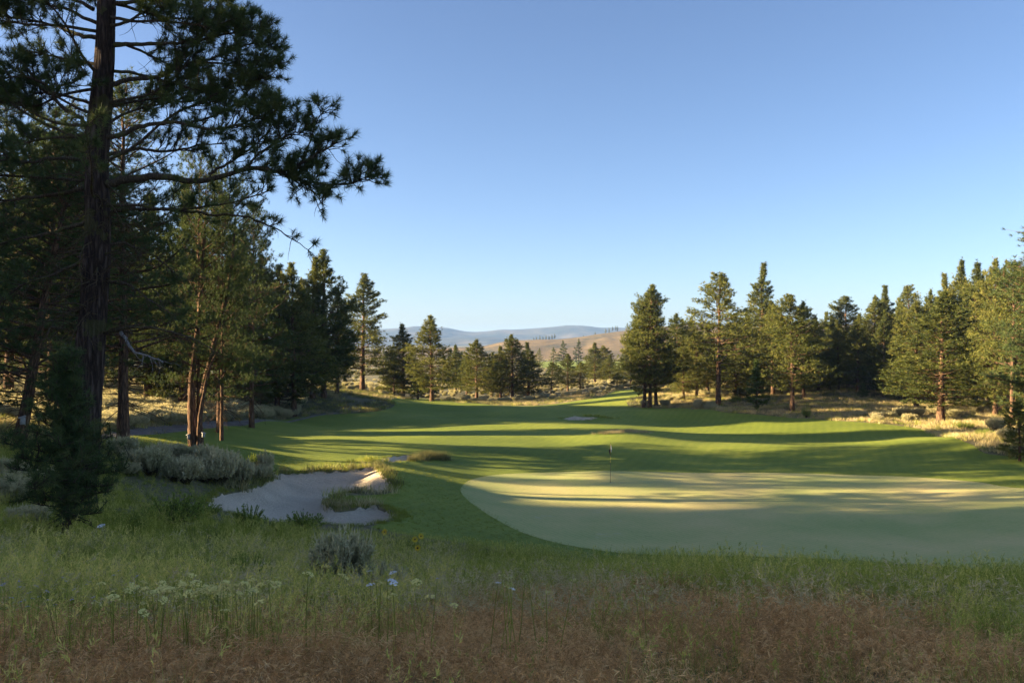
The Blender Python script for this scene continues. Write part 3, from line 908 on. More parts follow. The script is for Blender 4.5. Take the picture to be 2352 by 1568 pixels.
pine_px('sapling', 1983, 880, 14, 'little sunlit sapling on the right slope', base=914, group=GR)
for px, D, top, hw in ((1590, 150, 735, 40), (1610, 160, 760, 44), (1690, 150, 720, 44), (1720, 142, 760, 44), (1800, 150, 740, 44), (1910, 156, 770, 46), (1970, 150, 730, 46), (2140, 134, 690, 50), (2230, 130, 650, 50), (2300, 125, 640, 54), (2350, 110, 620, 60), (1520, 160, 780, 36), (1450, 170, 790, 32), (2050, 140, 720, 44), (1640, 165, 770, 44), (1860, 135, 770, 44), (2260, 112, 690, 44), (2390, 80, 560, 80), (1580, 128, 770, 36), (1625, 132, 745, 36), (1700, 126, 790, 36), (1790, 128, 760, 34), (1880, 118, 780, 36), (1930, 136, 745, 36), (1985, 130, 740, 36), (2075, 112, 720, 38), (2125, 110, 700, 36), (2190, 118, 690, 38), (2270, 100, 650, 40), (2310, 98, 660, 40), (1760, 136, 700, 34), (1840, 140, 730, 34), (1570, 118, 790, 30), (1600, 122, 760, 32), (1690, 118, 740, 32), (1715, 128, 715, 30), (1795, 118, 715, 30), (1865, 124, 755, 30), (1905, 120, 760, 30), (1925, 118, 735, 30), (1970, 116, 720, 32), (2030, 112, 710, 32), (2060, 116, 712, 30), (2140, 116, 665, 32), (2215, 104, 640, 32), (2260, 108, 628, 32), (2305, 104, 620, 34), (2340, 96, 612, 36)):
    pine_px(('a', 'b', 'c')[px % 3], px, top, hw, 'pine in the shaded depth of the right-hand stand', D=D, group='pines deep in the right stand')
# skyline of the brown hill
for i, (px, row) in enumerate(((1232, 776), (1240, 773), (1247, 775), (1254, 772), (1261, 774), (1268, 771), (1274, 769), (1226, 778), (1367, 764), (1391, 757), (1399, 755), (1407, 752), (1414, 750), (1418, 751), (1340, 772))):
    y = HILL_D + (-20 if i < 8 else 0)
    x = (px - CX) / F_PX * y
    tm, cm, h0, r0 = PROTO['far']
    e = bpy.data.objects.new('pine_tree', None)
    COL.objects.link(e)
    hgt = (5.0, 6.0, 4.4)[i % 3]
    e.location = (x, y, (CY - row) / F_PX * y - hgt * 0.75)
    e.scale = (0.36, 0.36, hgt / h0)
    tag(e, 'tiny dark pine on the skyline of the brown hill', 'pine tree', 'tiny pines on the brown hill')
    link('trunk', tm, e)
    link('crown', cm, e)
# unseen wood outside the picture on the left, its pines placed to cast shade
_r = random.Random(12)
wood = [(-21, 1, 13, 3.6), (-24, 13, 13, 3.4), (-40, 24, 15, 4.0)]
for y in range(-10, 40, 4):
    for k, x in enumerate((-62, -76, -90)):
        wood.append((x + _r.uniform(-4, 4), y + k * 1.3 + _r.uniform(-1.0, 1.0), _r.uniform(19, 23), _r.uniform(3.8, 4.6)))
wood = [t for t in wood if t[1] + t[3] * 0.9 < 40.9]
# more pines out of view, spaced with gaps to shape the long sun streaks
_gaps = ((42.8, 3.4), (55.5, 1.0), (61.0, 1.0), (66.0, 1.5), (70.5, 1.0), (79.0, 2.4), (86.0, 1.2), (92.5, 2.2), (99.0, 1.2), (108.0, 2.4), (117.0, 1.6), (126.0, 3.2), (134.0, 2.0))
for k, y0 in enumerate(np.arange(38.0, 142.0, 1.3)):
    if 47.5 < y0 < 62.0 or any(abs(y0 - g) < w / 2 + 2.0 for g, w in _gaps):
        continue
    x = (-50, -73, -54, -64, -58)[k % 5] + _r.uniform(-2, 2)
    wood.append((x, y0 + 0.009 * x, _r.uniform(17.5, 21), _r.uniform(1.5, 1.9)))
for k, y0 in enumerate(np.arange(57.0, 112.0, 1.7)):  # low young pines added out of view to block sun under the crowns
    if not any(abs(y0 - g) < w / 2 + 1.7 for g, w in _gaps):
        wood.append(((-47, -53, -60)[k % 3] - 0.15 * max(0.0, y0 - 70) + _r.uniform(-1.5, 1.5), y0, _r.uniform(5, 7.5), _r.uniform(1.2, 1.5)))
for x, y, H, R in wood:
    pine('small' if H < 9 else ('b', 'f', 'e')[int(x * 7 + y) % 3], x, y, H, R, 'unseen pine in the wood beyond the left edge of the picture, placed for its shade', group='pines beyond the left edge')

# ------------------------------------------------------------------ the big pine on the left
BIG_D = 21.0
def big_pine():
    rng = np.random.default_rng(77)
    bx, by = (175 - CX) / F_PX * BIG_D, BIG_D
    bz = gz(bx, by)
    root = bpy.data.objects.new('pine_tree', None)
    COL.objects.link(root)
    root.location = (bx, by, bz)
    tag(root, 'huge dark old pine in the left foreground with long crooked limbs', 'pine tree')
    o = np.array([bx, by, bz])
    def W(px, py, dy=0.0):
        return ray(px, py, BIG_D) * (1 + dy / BIG_D) - o
    # trunk: furrowed bark modelled into the surface
    tr = [(173, 1195, 82), (180, 1120, 74), (190, 1040, 70), (203, 900, 62), (208, 800, 61), (215, 700, 59), (223, 600, 58), (226, 500, 55), (222, 400, 51), (225, 300, 50), (236, 200, 45), (242, 100, 41), (244, 0, 38), (247, -150, 32), (250, -300, 24), (253, -450, 14), (256, -600, 4)]
    pts = np.array([W(a, b) for a, b, c in tr])
    rad = np.array([c / 2 / F_PX * BIG_D for a, b, c in tr])
    rad[0] *= 1.25
    tt = np.linspace(0, len(pts) - 1, 190)
    path = np.stack([np.interp(tt, np.arange(len(pts)), pts[:, c]) for c in range(3)], 1)
    ker = np.ones(15) / 15
    for c in range(2):
        path[:, c] = np.convolve(np.pad(path[:, c], 7, mode='edge'), ker, 'valid')
    rr = np.interp(tt, np.arange(len(pts)), rad)
    S = 48
    ang = np.linspace(0, 2 * np.pi, S, endpoint=False)
    hgt = path[:, 2]
    U, Vv = np.meshgrid(ang, hgt)
    per = 1.0 * np.cos(U), 1.0 * np.sin(U)
    fur = fbm(per[0] * 5 + 40, per[1] * 5 + Vv * 0.9, 7, 3)
    fur2 = vnoise(per[0] * 11 + Vv * 0.7 + 9, per[1] * 11 + Vv * 2.0, 5)
    disp = 1 + 0.16 * (np.abs(fur - 0.5) * 2 - 0.25) + 0.07 * (fur2 - 0.5)
    X = path[:, None, 0] + np.cos(U) * rr[:, None] * disp
    Y = path[:, None, 1] + np.sin(U) * rr[:, None] * disp
    Zc = np.broadcast_to(hgt[:, None], X.shape)
    V = np.stack([X, Y, Zc], -1).reshape(-1, 3)
    i = np.arange(len(hgt) - 1)[:, None] * S
    j = np.arange(S)[None]
    a, b = i + j, i + (j + 1) % S
    F = np.concatenate([np.stack([a, b, b + S], -1).reshape(-1, 3), np.stack([a, b + S, a + S], -1).reshape(-1, 3)])
    link('trunk', tri_mesh('trunk', V, F, M['bark_big'], True), root)

    TP, TA = [], []
    def wiggle(p, n, amp):
        t = np.linspace(0, len(p) - 1, n)
        q = np.stack([np.interp(t, np.arange(len(p)), p[:, c]) for c in range(3)], 1)
        q = np.stack([np.convolve(np.pad(q[:, c], 2, mode='edge'), np.ones(5) / 5, 'valid') for c in range(3)], 1)
        q[0], q[-1] = p[0], p[-1]
        k = np.cumsum(rng.normal(0, amp, (n, 3)), 0)
        k -= np.linspace(0, 1, n)[:, None] * k[-1]
        return q + k
    def foliate(g, p, r, s0=0.35, per_m=7.5, tw=0.85, up=0.5, dens=1.0):
        """twigs with needle tufts along the outer part of a limb"""
        seg = np.linalg.norm(np.diff(p, axis=0), axis=1)
        cum = np.concatenate([[0], np.cumsum(seg)])
        Lm = cum[-1]
        m = int(Lm * (1 - s0) * per_m * dens * 1.2)
        for _ in range(m):
            s = s0 + (1 - s0) * rng.random() ** 0.75
            c = s * Lm
            b0 = np.array([np.interp(c, cum, p[:, q]) for q in range(3)])
            d = norm(np.array([np.interp(min(c + 0.2, Lm), cum, p[:, q]) - np.interp(max(c - 0.2, 0), cum, p[:, q]) for q in range(3)]))
            sd = norm(np.cross(d, rng.normal(size=3)))
            d0 = norm(d * 0.8 + sd * 0.85 + np.array([0, 0, up * 0.6]))
            ln = tw * rng.uniform(0.5, 1.15) * (1.15 - 0.55 * s)
            q = curve(b0, d0, ln, 5, rng, up=up, wob=0.30)
            g.tube(q, np.linspace(0.014, 0.006, len(q)), 4, cap=False)
            # side shoots
            for t_ in (0.45, 0.62, 0.8, 1.0):
                if t_ < 1 and rng.random() < 0.25:
                    continue
                pb = q[min(5, int(round(t_ * 5)))]
                if t_ < 1:
                    dd = norm(norm(q[-1] - q[0]) + rng.normal(0, 0.55, 3) + np.array([0, 0, 0.45]))
                    e = pb + dd * rng.uniform(0.12, 0.26)
                    g.tube([pb, e], [0.007, 0.005], 3, cap=False)
                    TP.append(e); TA.append(dd)
                else:
                    TP.append(pb); TA.append(norm(q[-1] - q[-2] + np.array([0, 0, 0.02])))
        TP.append(p[-1]); TA.append(norm(p[-1] - p[-2]))
    def bare(g, p, s0=0.2, per_m=4, tw=0.6):
        for _ in range(int(np.linalg.norm(p[-1] - p[0]) * per_m)):
            k = rng.integers(int(s0 * len(p)), len(p) - 1)
            d = norm(p[k + 1] - p[k])
            q = curve(p[k], norm(d * 0.6 + rng.normal(0, 0.6, 3) + np.array([0, 0, -0.35])), tw * rng.uniform(0.4, 1.2), 5, rng, up=-0.25, wob=0.5)
            g.tube(q, np.linspace(0.010, 0.003, len(q)), 3, cap=False)
    def limb(px, d_end, r_a, r_b, s0=0.35, dens=1.0, wig=0.02, dead=False, label=None, fol=True, mat='limb', curl=0.0):
        n = len(px)
        p = np.array([W(a, b, d_end * (i / (n - 1)) ** 1.3) for i, (a, b) in enumerate(px)])
        p = wiggle(p, max(10, n * 4), wig)
        g = G()
        r_a, r_b = r_a * 1.35, r_b * 1.2
        s0 = max(0.15, s0 - 0.10)
        g.tube(p, r_a + (r_b - r_a) * np.linspace(0, 1, len(p)) ** 0.8, 8)
        if fol:
            foliate(g, p, r_a, s0, dens=dens)
        bare(g, p, per_m=4.5 if fol else 5)
        ob = link('dead_branch' if dead else 'branch', g.mesh('branch', M[mat], True), root)
        if label:
            ob['label'] = label
        return p
    # limbs that can be followed in the picture
    limb([(240, 430), (296, 412), (340, 394), (400, 400), (452, 408), (500, 400), (560, 380), (624, 388), (672, 392), (715, 358), (745, 340), (775, 326)], -1.2, 0.085, 0.015, 0.50, 1.5)
    limb([(590, 384), (640, 392), (690, 406), (745, 416), (795, 418), (825, 410), (852, 402)], -1.5, 0.030, 0.010, 0.22, 1.7)
    limb([(690, 376), (715, 330), (730, 285), (740, 250)], -1.2, 0.018, 0.008, 0.4, 1.1)
    limb([(640, 390), (690, 412), (722, 440), (742, 470)], -0.8, 0.022, 0.008, 0.25, 1.5)
    limb([(480, 402), (530, 372), (575, 340), (620, 300), (650, 270)], 0.8, 0.03, 0.010, 0.2, 1.6)
    limb([(560, 384), (600, 350), (660, 315), (715, 296)], -0.5, 0.025, 0.010, 0.25, 1.6)
    limb([(240, 318), (280, 304), (320, 288), (360, 276), (420, 282), (480, 296), (540, 282), (600, 262), (645, 246)], -1.0, 0.055, 0.012, 0.45, 1.6)
    limb([(430, 284), (480, 270), (530, 250), (580, 236), (620, 240)], 1.0, 0.025, 0.010, 0.2, 1.5)
    limb([(255, 194), (300, 184), (360, 180), (400, 168), (432, 152), (480, 140), (540, 114), (595, 98), (632, 112)], 0.8, 0.05, 0.012, 0.45, 1.7)
    limb([(360, 182), (420, 200), (452, 206), (500, 192), (560, 192), (622, 176)], -0.6, 0.028, 0.010, 0.35, 1.5)
    limb([(470, 142), (520, 150), (570, 150), (625, 146)], -0.8, 0.022, 0.010, 0.2, 1.5)
    limb([(255, 108), (320, 106), (380, 108), (440, 104), (500, 84), (560, 66), (600, 62)], -1.4, 0.045, 0.012, 0.35, 1.7)
    limb([(255, 14), (304, 4), (360, -6), (440, 12), (510, 24), (565, 34)], 0.8, 0.045, 0.012, 0.35, 1.6)
    limb([(250, -70), (310, -80), (380, -70), (450, -40), (520, -20)], -1.0, 0.04, 0.012, 0.3, 1.5)
    limb([(240, 488), (288, 478), (332, 476), (400, 480), (448, 492), (500, 500), (560, 498), (600, 508), (648, 524), (680, 552), (716, 586)], -0.6, 0.042, 0.006, 0.35, 0.22)
    limb([(208, 300), (180, 276), (152, 256), (124, 236), (122, 208), (140, 186), (180, 180), (200, 170)], -1.2, 0.05, 0.014, 0.5, 1.3)
    limb([(126, 212), (90, 186), (40, 180), (-30, 186), (-90, 180)], -1.0, 0.035, 0.012, 0.2, 1.5)
    limb([(225, 90), (180, 84), (140, 64), (80, 52), (0, 36), (-80, 24)], 0.8, 0.045, 0.012, 0.35, 1.5)
    limb([(205, 286), (140, 280), (80, 256), (40, 224), (10, 200)], 0.8, 0.035, 0.010, 0.5, 0.7)
    limb([(215, 430), (140, 448), (80, 452), (0, 460), (-90, 468)], 0.9, 0.05, 0.014, 0.55, 1.0)
    limb([(215, 500), (140, 528), (80, 540), (0, 560), (-80, 590)], -0.9, 0.045, 0.012, 0.45, 1.3)
    limb([(215, 20), (150, -10), (60, -20), (-60, 0)], -0.8, 0.04, 0.012, 0.3, 1.5)
    limb([(212, 600), (150, 622), (80, 640), (10, 690), (-40, 730)], -1.0, 0.04, 0.010, 0.35, 1.1)
    limb([(240, 560), (300, 560), (360, 590), (420, 640)], 1.0, 0.032, 0.010, 0.5, 0.5)
    limb([(238, 640), (300, 655), (360, 700), (410, 735)], -0.8, 0.028, 0.008, 0.6, 0.3)
    limb([(232, 768), (270, 762), (300, 752), (370, 757), (430, 775), (480, 798), (515, 812)], -1.0, 0.040, 0.008, dead=True, fol=False, label='long bare limb arching right from the trunk', mat='twig')
    limb([(280, 762), (300, 785), (318, 810), (345, 822), (374, 832)], -1.2, 0.032, 0.014, dead=True, fol=False, label='broken bleached white branch stub', mat='dead')
    limb([(228, 150), (170, 132), (100, 122), (30, 112)], 0.6, 0.04, 0.012, 0.3, 1.5)
    limb([(232, 60), (160, 28), (90, 8), (10, -12)], -0.6, 0.04, 0.012, 0.3, 1.6)
    limb([(218, 240), (150, 222), (90, 214), (10, 236)], 1.2, 0.035, 0.012, 0.35, 1.4)
    limb([(240, 40), (300, 50), (370, 44), (440, 60), (500, 56)], -1.6, 0.035, 0.012, 0.3, 1.5)
    limb([(236, 250), (300, 236), (360, 226), (430, 236), (500, 228)], 1.4, 0.035, 0.012, 0.35, 1.4)
    limb([(215, 370), (150, 360), (80, 372), (0, 360), (-60, 372)], -1.4, 0.038, 0.012, 0.4, 1.3)
    limb([(240, 360), (310, 345), (380, 350), (450, 340), (520, 330)], 1.6, 0.04, 0.012, 0.4, 1.3)
    # limbs towards and away from the viewer
    for k in range(34):
        row = -520 + 30 * k + rng.uniform(-20, 20)
        az = rng.choice([rng.uniform(-2.2, -0.9), rng.uniform(0.7, 2.4), rng.uniform(-0.6, 0.5), rng.uniform(2.6, 3.6)])
        c = np.array([np.interp(row, [t[1] for t in tr][::-1], [t[0] for t in tr][::-1])])
        p0 = W(float(c[0]), row)
        u = (row + 600) / 1100.0
        ln = (1.2 + 3.4 * min(1.0, u)) * rng.uniform(0.7, 1.1)
        p = curve(p0, [math.cos(az), math.sin(az), rng.uniform(-0.1, 0.35)], ln, 14, rng, up=0.35, wob=0.35)
        g = G()
        g.tube(p, np.linspace(0.045, 0.012, len(p)), 6)
        foliate(g, p, 0.04, 0.35, dens=1.4 if row < 380 else 0.6)
        bare(g, p, per_m=3)
        link('branch', g.mesh('branch', M['limb'], True), root)
    # dead twigs hanging round the lower trunk
    for k in range(46):
        row = rng.uniform(400, 780)
        c = float(np.interp(row, [t[1] for t in tr][::-1], [t[0] for t in tr][::-1]))
        az = rng.uniform(0, 6.28)
        p = curve(W(c, row), [math.cos(az), math.sin(az), rng.uniform(-0.35, 0.35)], rng.uniform(0.9, 2.6), 10, rng, up=-0.55, wob=0.6)
        g = G()
        g.tube(p, np.linspace(0.022, 0.006, len(p)), 5)
        bare(g, p, 0.1, 6, 0.55)
        link('dead_branch', g.mesh('dead_branch', M['twig'], True), root)
    g = G()
    tufts(g, np.array(TP), np.array(TA), rng.uniform(0.17, 0.24, len(TP)), 48, 0.012, rng, spread=0.8, shoot=0.12)
    link('crown', g.mesh('crown', M['needle_dark']), root)
    return len(TP)
big_pine()

def forked_pine():
    """pine with two stems from one foot and a third, pale, leaning right"""
    rng = np.random.default_rng(5)
    x0, y0 = ground_hit(450, 1028)
    z0 = gz(x0, y0)
    root = bpy.data.objects.new('pine_tree', None)
    COL.objects.link(root)
    root.location = (x0, y0, z0)
    tag(root, 'forked pine with two close trunks and a pale leaning stem behind the sagebrush', 'pine tree', GL)
    tm, cm, h0, r0 = PROTO['near_b']
    def stem(pts, w0, w1, mat):
        p = np.array([ray(a, b, y0) - ray(450, 1028, y0) + np.array([0, dy, 0]) for a, b, dy in pts])
        t = np.linspace(0, len(p) - 1, 40)
        q = np.stack([np.interp(t, np.arange(len(p)), p[:, c]) for c in range(3)], 1)
        q = np.stack([np.convolve(np.pad(q[:, c], 2, mode='edge'), np.ones(5) / 5, 'valid') for c in range(3)], 1)
        g = G()
        r = np.linspace(w0, w1, 40) + 0.10 * w0 * np.sin(np.arange(40) * 1.7) * np.sin(np.arange(40) * 0.6)
        g.tube(q, r, 14)
        return link('trunk', g.mesh('trunk', M[mat], True), root)
    stem([(443, 1048, 0), (443, 1000, 0), (440, 940, 0), (440, 880, 0), (450, 800, 0), (458, 700, 0.1), (465, 560, 0.2), (470, 440, 0.3)], 0.26, 0.04, 'bark')
    stem([(457, 1048, 0.15), (455, 1000, 0.15), (452, 950, 0.25), (462, 880, 0.5), (478, 800, 0.7), (500, 700, 1.0), (515, 600, 1.2), (520, 480, 1.4)], 0.22, 0.04, 'bark')
    p = stem([(458, 1030, -0.15), (460, 985, -0.2), (464, 950, -0.3), (474, 905, -0.4), (484, 860, -0.5), (500, 820, -0.6), (530, 780, -0.7)], 0.11, 0.03, 'bark')
    p['label'] = 'thin pale stem leaning right from the fork'
    for i, (px, top, hw, dy, key) in enumerate(((462, 385, 120, 0.2, 'near_b'), (515, 470, 95, 1.2, 'near_c'))):
        tm, cm, h0, r0 = PROTO[key]
        c = link('crown', cm, root)
        c.location = ((px - 458) / F_PX * y0 * 0.7, dy, 0.6)
        H = (CY - top) / F_PX * y0 - z0
        c.scale = (hw / F_PX * y0 / r0,) * 2 + (H / h0,)
        c.rotation_euler = (0, 0, 1.0 + i * 2)
        c2 = link('branch', tm, root)
        c2.location, c2.scale, c2.rotation_euler = c.location, tuple(s * v for s, v in zip(c.scale, (0.6, 0.6, 1.0))), c.rotation_euler
forked_pine()

def young_pine(px, py, top, hw, seed, label, k=26, R=1.0, nl=70):
    rng = np.random.default_rng(seed)
    x, y = ground_hit(px, py)
    z = gz(x, y)
    H = (CY - top) / F_PX * y - z
    R = hw / F_PX * y
    wood, leaf = make_pine(seed, H=H, R=R / 1.05, cb=0.14, nl=nl, puff=34, k=k, L=0.15, w=0.008, r0=0.055, shape=0.62, twigs=True, dead=16, droop=0.25)
    root = bpy.data.objects.new('young_pine', None)
    COL.objects.link(root)
    root.location = (x, y, z)
    tag(root, label, 'pine tree')
    link('trunk', wood.mesh('trunk', M['limb'], True), root)
    link('crown', leaf.mesh('crown', M['needle_dark']), root)
young_pine(152, 1243, 832, 118, 41, 'bushy dark young pine in front of the huge old trunk')

# ------------------------------------------------------------------ flagstick
def flagstick():
    x, y = ground_hit(1402, 1107)
    z = gz(x, y)
    root = bpy.data.objects.new('flagstick', None)
    COL.objects.link(root)
    root.location = (x, y, z)
    tag(root, 'thin flagstick with a limp black and white flag on the green', 'flagstick')
    H = (1107 - 1018) / F_PX * y
    g = G(); g.tube([(0, 0, -0.1), (0, 0, H * 0.5)], [0.012, 0.011], 8)
    link('pole', g.mesh('pole', plain('dark_painted_pole', (0.10, 0.085, 0.05), 0.4), True), root)
    g = G(); g.tube([(0, 0, H * 0.5), (0, 0, H)], [0.011, 0.010], 8)
    link('pole', g.mesh('pole', plain('yellow_painted_pole', (0.55, 0.40, 0.08), 0.4), True), root)
    g = G()
    a = np.linspace(0, 2 * np.pi, 20)
    g.tube([(0, 0, H), (0, 0, H + 0.02), (0, 0, H + 0.035)], [0.014, 0.018, 0.010], 8)
    link('finial', g.mesh('finial', plain('black_cap', (0.02, 0.02, 0.02), 0.4), True), root)
    g = G()
    g.tube([(0, 0, 0.004), (0, 0, 0.006)], [0.054, 0.054], 20)
    link('hole', g.mesh('hole', plain('hole_dark', (0.01, 0.01, 0.01), 0.9), True), root)
    # the flag hangs folded down along the pole, white above, black below
    def fold(z0, z1, w0, w1, n, mat, lab):
        g = G()
        rows = 14
        for sgn in (1, -1):
            V, F = [], []
            for r in range(rows):
                t = r / (rows - 1)
                zz = z0 + (z1 - z0) * t
                w = (w0 + (w1 - w0) * t)
                for c in range(9):
                    s = c / 8
                    V.append((0.012 + w * s * 0.9 * (0.75 + 0.25 * math.sin(t * 5)) - 0.10 * (1 if lab == 'black' else 0) * math.sin(t * 3.1) * s, 0.05 * math.sin(s * 7 + t * 2) * (0.4 + s) + sgn * 0.003, zz - 0.10 * s))
            for r in range(rows - 1):
                for c in range(8):
                    q = r * 9 + c
                    F += [(q, q + 1, q + 10), (q, q + 10, q + 9)] if sgn > 0 else [(q, q + 10, q + 1), (q, q + 9, q + 10)]
            g.add(V, F)
        return link('flag', g.mesh('flag', mat, True), root)
    f1 = fold(H - 0.03, H - 0.42, 0.05, 0.12, 0, plain('white_cloth', (0.80, 0.80, 0.84), 0.8), 'white')
    f1['label'] = 'white upper half of the folded flag'
    f2 = fold(H - 0.25, H - 0.66, -0.13, -0.03, 0, plain('black_cloth', (0.012, 0.012, 0.022), 0.8), 'white')
    f2['label'] = 'black lower half of the folded flag'
flagstick()

# ------------------------------------------------------------------ nest boxes on the trunks
def nest_box(px, py, D, size, yaw, label):
    root = bpy.data.objects.new('nest_box', None)
    COL.objects.link(root)
    root.location = tuple(ray(px, py, D))
    root.rotation_euler = (0, 0, yaw)
    tag(root, label, 'nest box', 'nest boxes on the trunks')
    s = size
    wood = plain('weathered_white_wood', (0.42, 0.40, 0.37), 0.8)
    g = G(); g.box((0, 0, 0), (s * 0.62, s * 0.6, s)); link('box', g.mesh('box', wood), root)
    M3 = np.array(Matrix.Rotation(0.32, 3, 'X'))
    g = G(); g.box((0, -s * 0.08, s * 0.56), (s * 0.9, s * 0.95, s * 0.09), M3); link('roof', g.mesh('roof', wood), root)
    g = G(); g.tube([(0, -s * 0.29, s * 0.15), (0, -s * 0.306, s * 0.15)], [s * 0.11] * 2, 14); link('entrance_hole', g.mesh('entrance_hole', plain('dark_hole', (0.02, 0.018, 0.015), 0.9)), root)
    g = G(); g.box((0, s * 0.33, 0), (s * 0.16, s * 0.05, s * 1.35)); link('back_board', g.mesh('back_board', wood), root)
fy = float(ground_hit(450, 1028)[1])
nest_box(433, 1003, fy - 0.20, 0.22, -1.2, 'white nest box on the sunlit left side of the forked trunk')
nest_box(467, 999, fy - 0.25, 0.20, 0.9, 'pale nest box on the shaded right side of the forked trunk')
nest_box(52, 966, 31.4, 0.26, -0.9, 'grey nest box on the leaning pine at the left edge')

# ------------------------------------------------------------------ grass and low plants
def blades(g, n, radius, h0, h1, width, lean, rng, tint=(0.5, 0.2), az_bias=None, levels=3):
    r = radius * np.sqrt(rng.random(n))
    a = rng.uniform(0, 2 * np.pi, n)
    base = np.stack([r * np.cos(a), r * np.sin(a), np.full(n, -0.03)], 1)
    h = rng.uniform(h0, h1, n)
    ld = rng.uniform(0, 2 * np.pi, n) if az_bias is None else az_bias + rng.normal(0, 0.7, n)
    ln = np.abs(rng.normal(lean, lean * 0.5, n))
    out = np.stack([np.cos(ld), np.sin(ld), np.zeros(n)], 1)
    wd = width * rng.uniform(0.7, 1.3, n)
    fa = rng.uniform(0, np.pi, n)
    side = np.stack([np.cos(fa), np.sin(fa), np.zeros(n)], 1)
    ts = np.linspace(0, 1, levels + 1)
    rows = []
    for t in ts:
        p = base + out * (ln * h * t ** 1.8)[:, None] + np.array([0, 0, 1.0]) * (h * t * (1 - 0.35 * np.minimum(ln, 1.2) * t))[:, None]
        w = (wd * (1 - t) ** 0.7)[:, None] * side * 0.5
        rows += [p] if t == 1 else [p - w, p + w]
    m = 2 * levels + 1
    V = np.stack(rows, 1).reshape(-1, 3)
    f = []
    for l in range(levels - 1):
        q = 2 * l
        f += [(q, q + 1, q + 3), (q, q + 3, q + 2)]
    q = 2 * (levels - 1)
    f += [(q, q + 1, q + 2)]
    F = (np.arange(n)[:, None, None] * m + np.array(f)[None]).reshape(-1, 3)
    T = np.repeat(np.clip(rng.normal(tint[0], tint[1], n), 0, 1), m)
    g.add(V, F, T)
    tip = rows[-1]
    tan = norm(rows[-1] - (rows[-2] + rows[-3]) / 2)
    return tip, tan, h

def seed_heads(g, tip, tan, ln, w, k, rng, tint, droop=0.0):
    n = len(tip)
    s = rng.random((n, k, 1)) * ln
    b = tip[:, None] - tan[:, None] * s
    d = norm(tan[:, None] * 0.9 + rng.normal(0, 0.5, (n, k, 3)) + np.array([0, 0, -droop]))
    e = b + d * (ln * 0.45) * rng.uniform(0.6, 1.2, (n, k, 1))
    sd = norm(np.cross(d, rng.normal(size=(n, k, 3)))) * w / 2
    mid = (b + e) / 2
    V = np.stack([b, mid - sd, mid + sd, e], 2).reshape(-1, 3)
    F = (np.arange(n * k)[:, None, None] * 4 + np.array([[0, 1, 2], [1, 3, 2]])[None]).reshape(-1, 3)
    g.add(V, F, np.clip(rng.normal(tint, 0.12, n * k * 4), 0, 1))

KIT = {}
def kit(name, meshes):
    c = bpy.data.collections.new(name)
    for i, me in enumerate(meshes):
        o = bpy.data.objects.new('%s_%02d' % (name, i), me)
        c.objects.link(o)
    KIT[name] = (c, len(meshes))

def clump(seed, mat, fn):
    g = G()
    fn(g, np.random.default_rng(seed))
    return g.mesh('clump', M[mat])

def meadow(g, rng):
    blades(g, 58, 0.16, 0.12, 0.40, 0.0048, 0.45, rng, (0.42, 0.2))
    tip, tan, h = blades(g, 4, 0.12, 0.38, 0.60, 0.003, 0.22, rng, (0.75, 0.12))
    seed_heads(g, tip, tan, 0.09, 0.006, 10, rng, 0.85)
def lush(g, rng):
    blades(g, 56, 0.17, 0.14, 0.46, 0.0055, 0.32, rng, (0.36, 0.15))
    tip, tan, h = blades(g, 8, 0.14, 0.42, 0.74, 0.003, 0.16, rng, (0.45, 0.15))
    seed_heads(g, tip, tan, 0.10, 0.006, 11, rng, 0.6)
def cheat(g, rng):
    tip, tan, h = blades(g, 30, 0.17, 0.14, 0.36, 0.0028, 0.50, rng, (0.42, 0.25))
    seed_heads(g, tip, tan, 0.11, 0.0055, 9, rng, 0.52, droop=0.9)
    blades(g, 16, 0.17, 0.05, 0.20, 0.004, 0.6, rng, (0.25, 0.2))
def straw(g, rng):
    tip, tan, h = blades(g, 14, 0.07, 0.35, 0.65, 0.0035, 0.75, rng, (0.55, 0.2), levels=4)
    seed_heads(g, tip, tan, 0.12, 0.006, 10, rng, 0.7, droop=0.3)
def rough(g, rng):
    blades(g, 44, 0.32, 0.16, 0.42, 0.016, 0.5, rng, (0.5, 0.22))
def fringe(g, rng):
    blades(g, 50, 0.20, 0.06, 0.17, 0.010, 0.5, rng, (0.5, 0.2))
def tall(g, rng):
    blades(g, 70, 0.34, 0.35, 0.85, 0.010, 0.35, rng, (0.5, 0.2))
kit('meadow', [clump(100 + i, 'grass_green', meadow) for i in range(5)])
kit('lush', [clump(110 + i, 'grass_green', lush) for i in range(5)])
kit('cheat', [clump(120 + i, 'grass_brown', cheat) for i in range(6)])
kit('straw', [clump(130 + i, 'grass_straw', straw) for i in range(4)])
kit('rough_straw', [clump(140 + i, 'grass_straw', rough) for i in range(4)])
kit('rough_olive', [clump(150 + i, 'grass_olive', rough) for i in range(4)])
kit('rough_green', [clump(155 + i, 'grass_green', rough) for i in range(4)])
kit('fringe', [clump(160 + i, 'grass_short', fringe) for i in range(4)])
kit('tall', [clump(170 + i, 'grass_olive', tall) for i in range(3)])

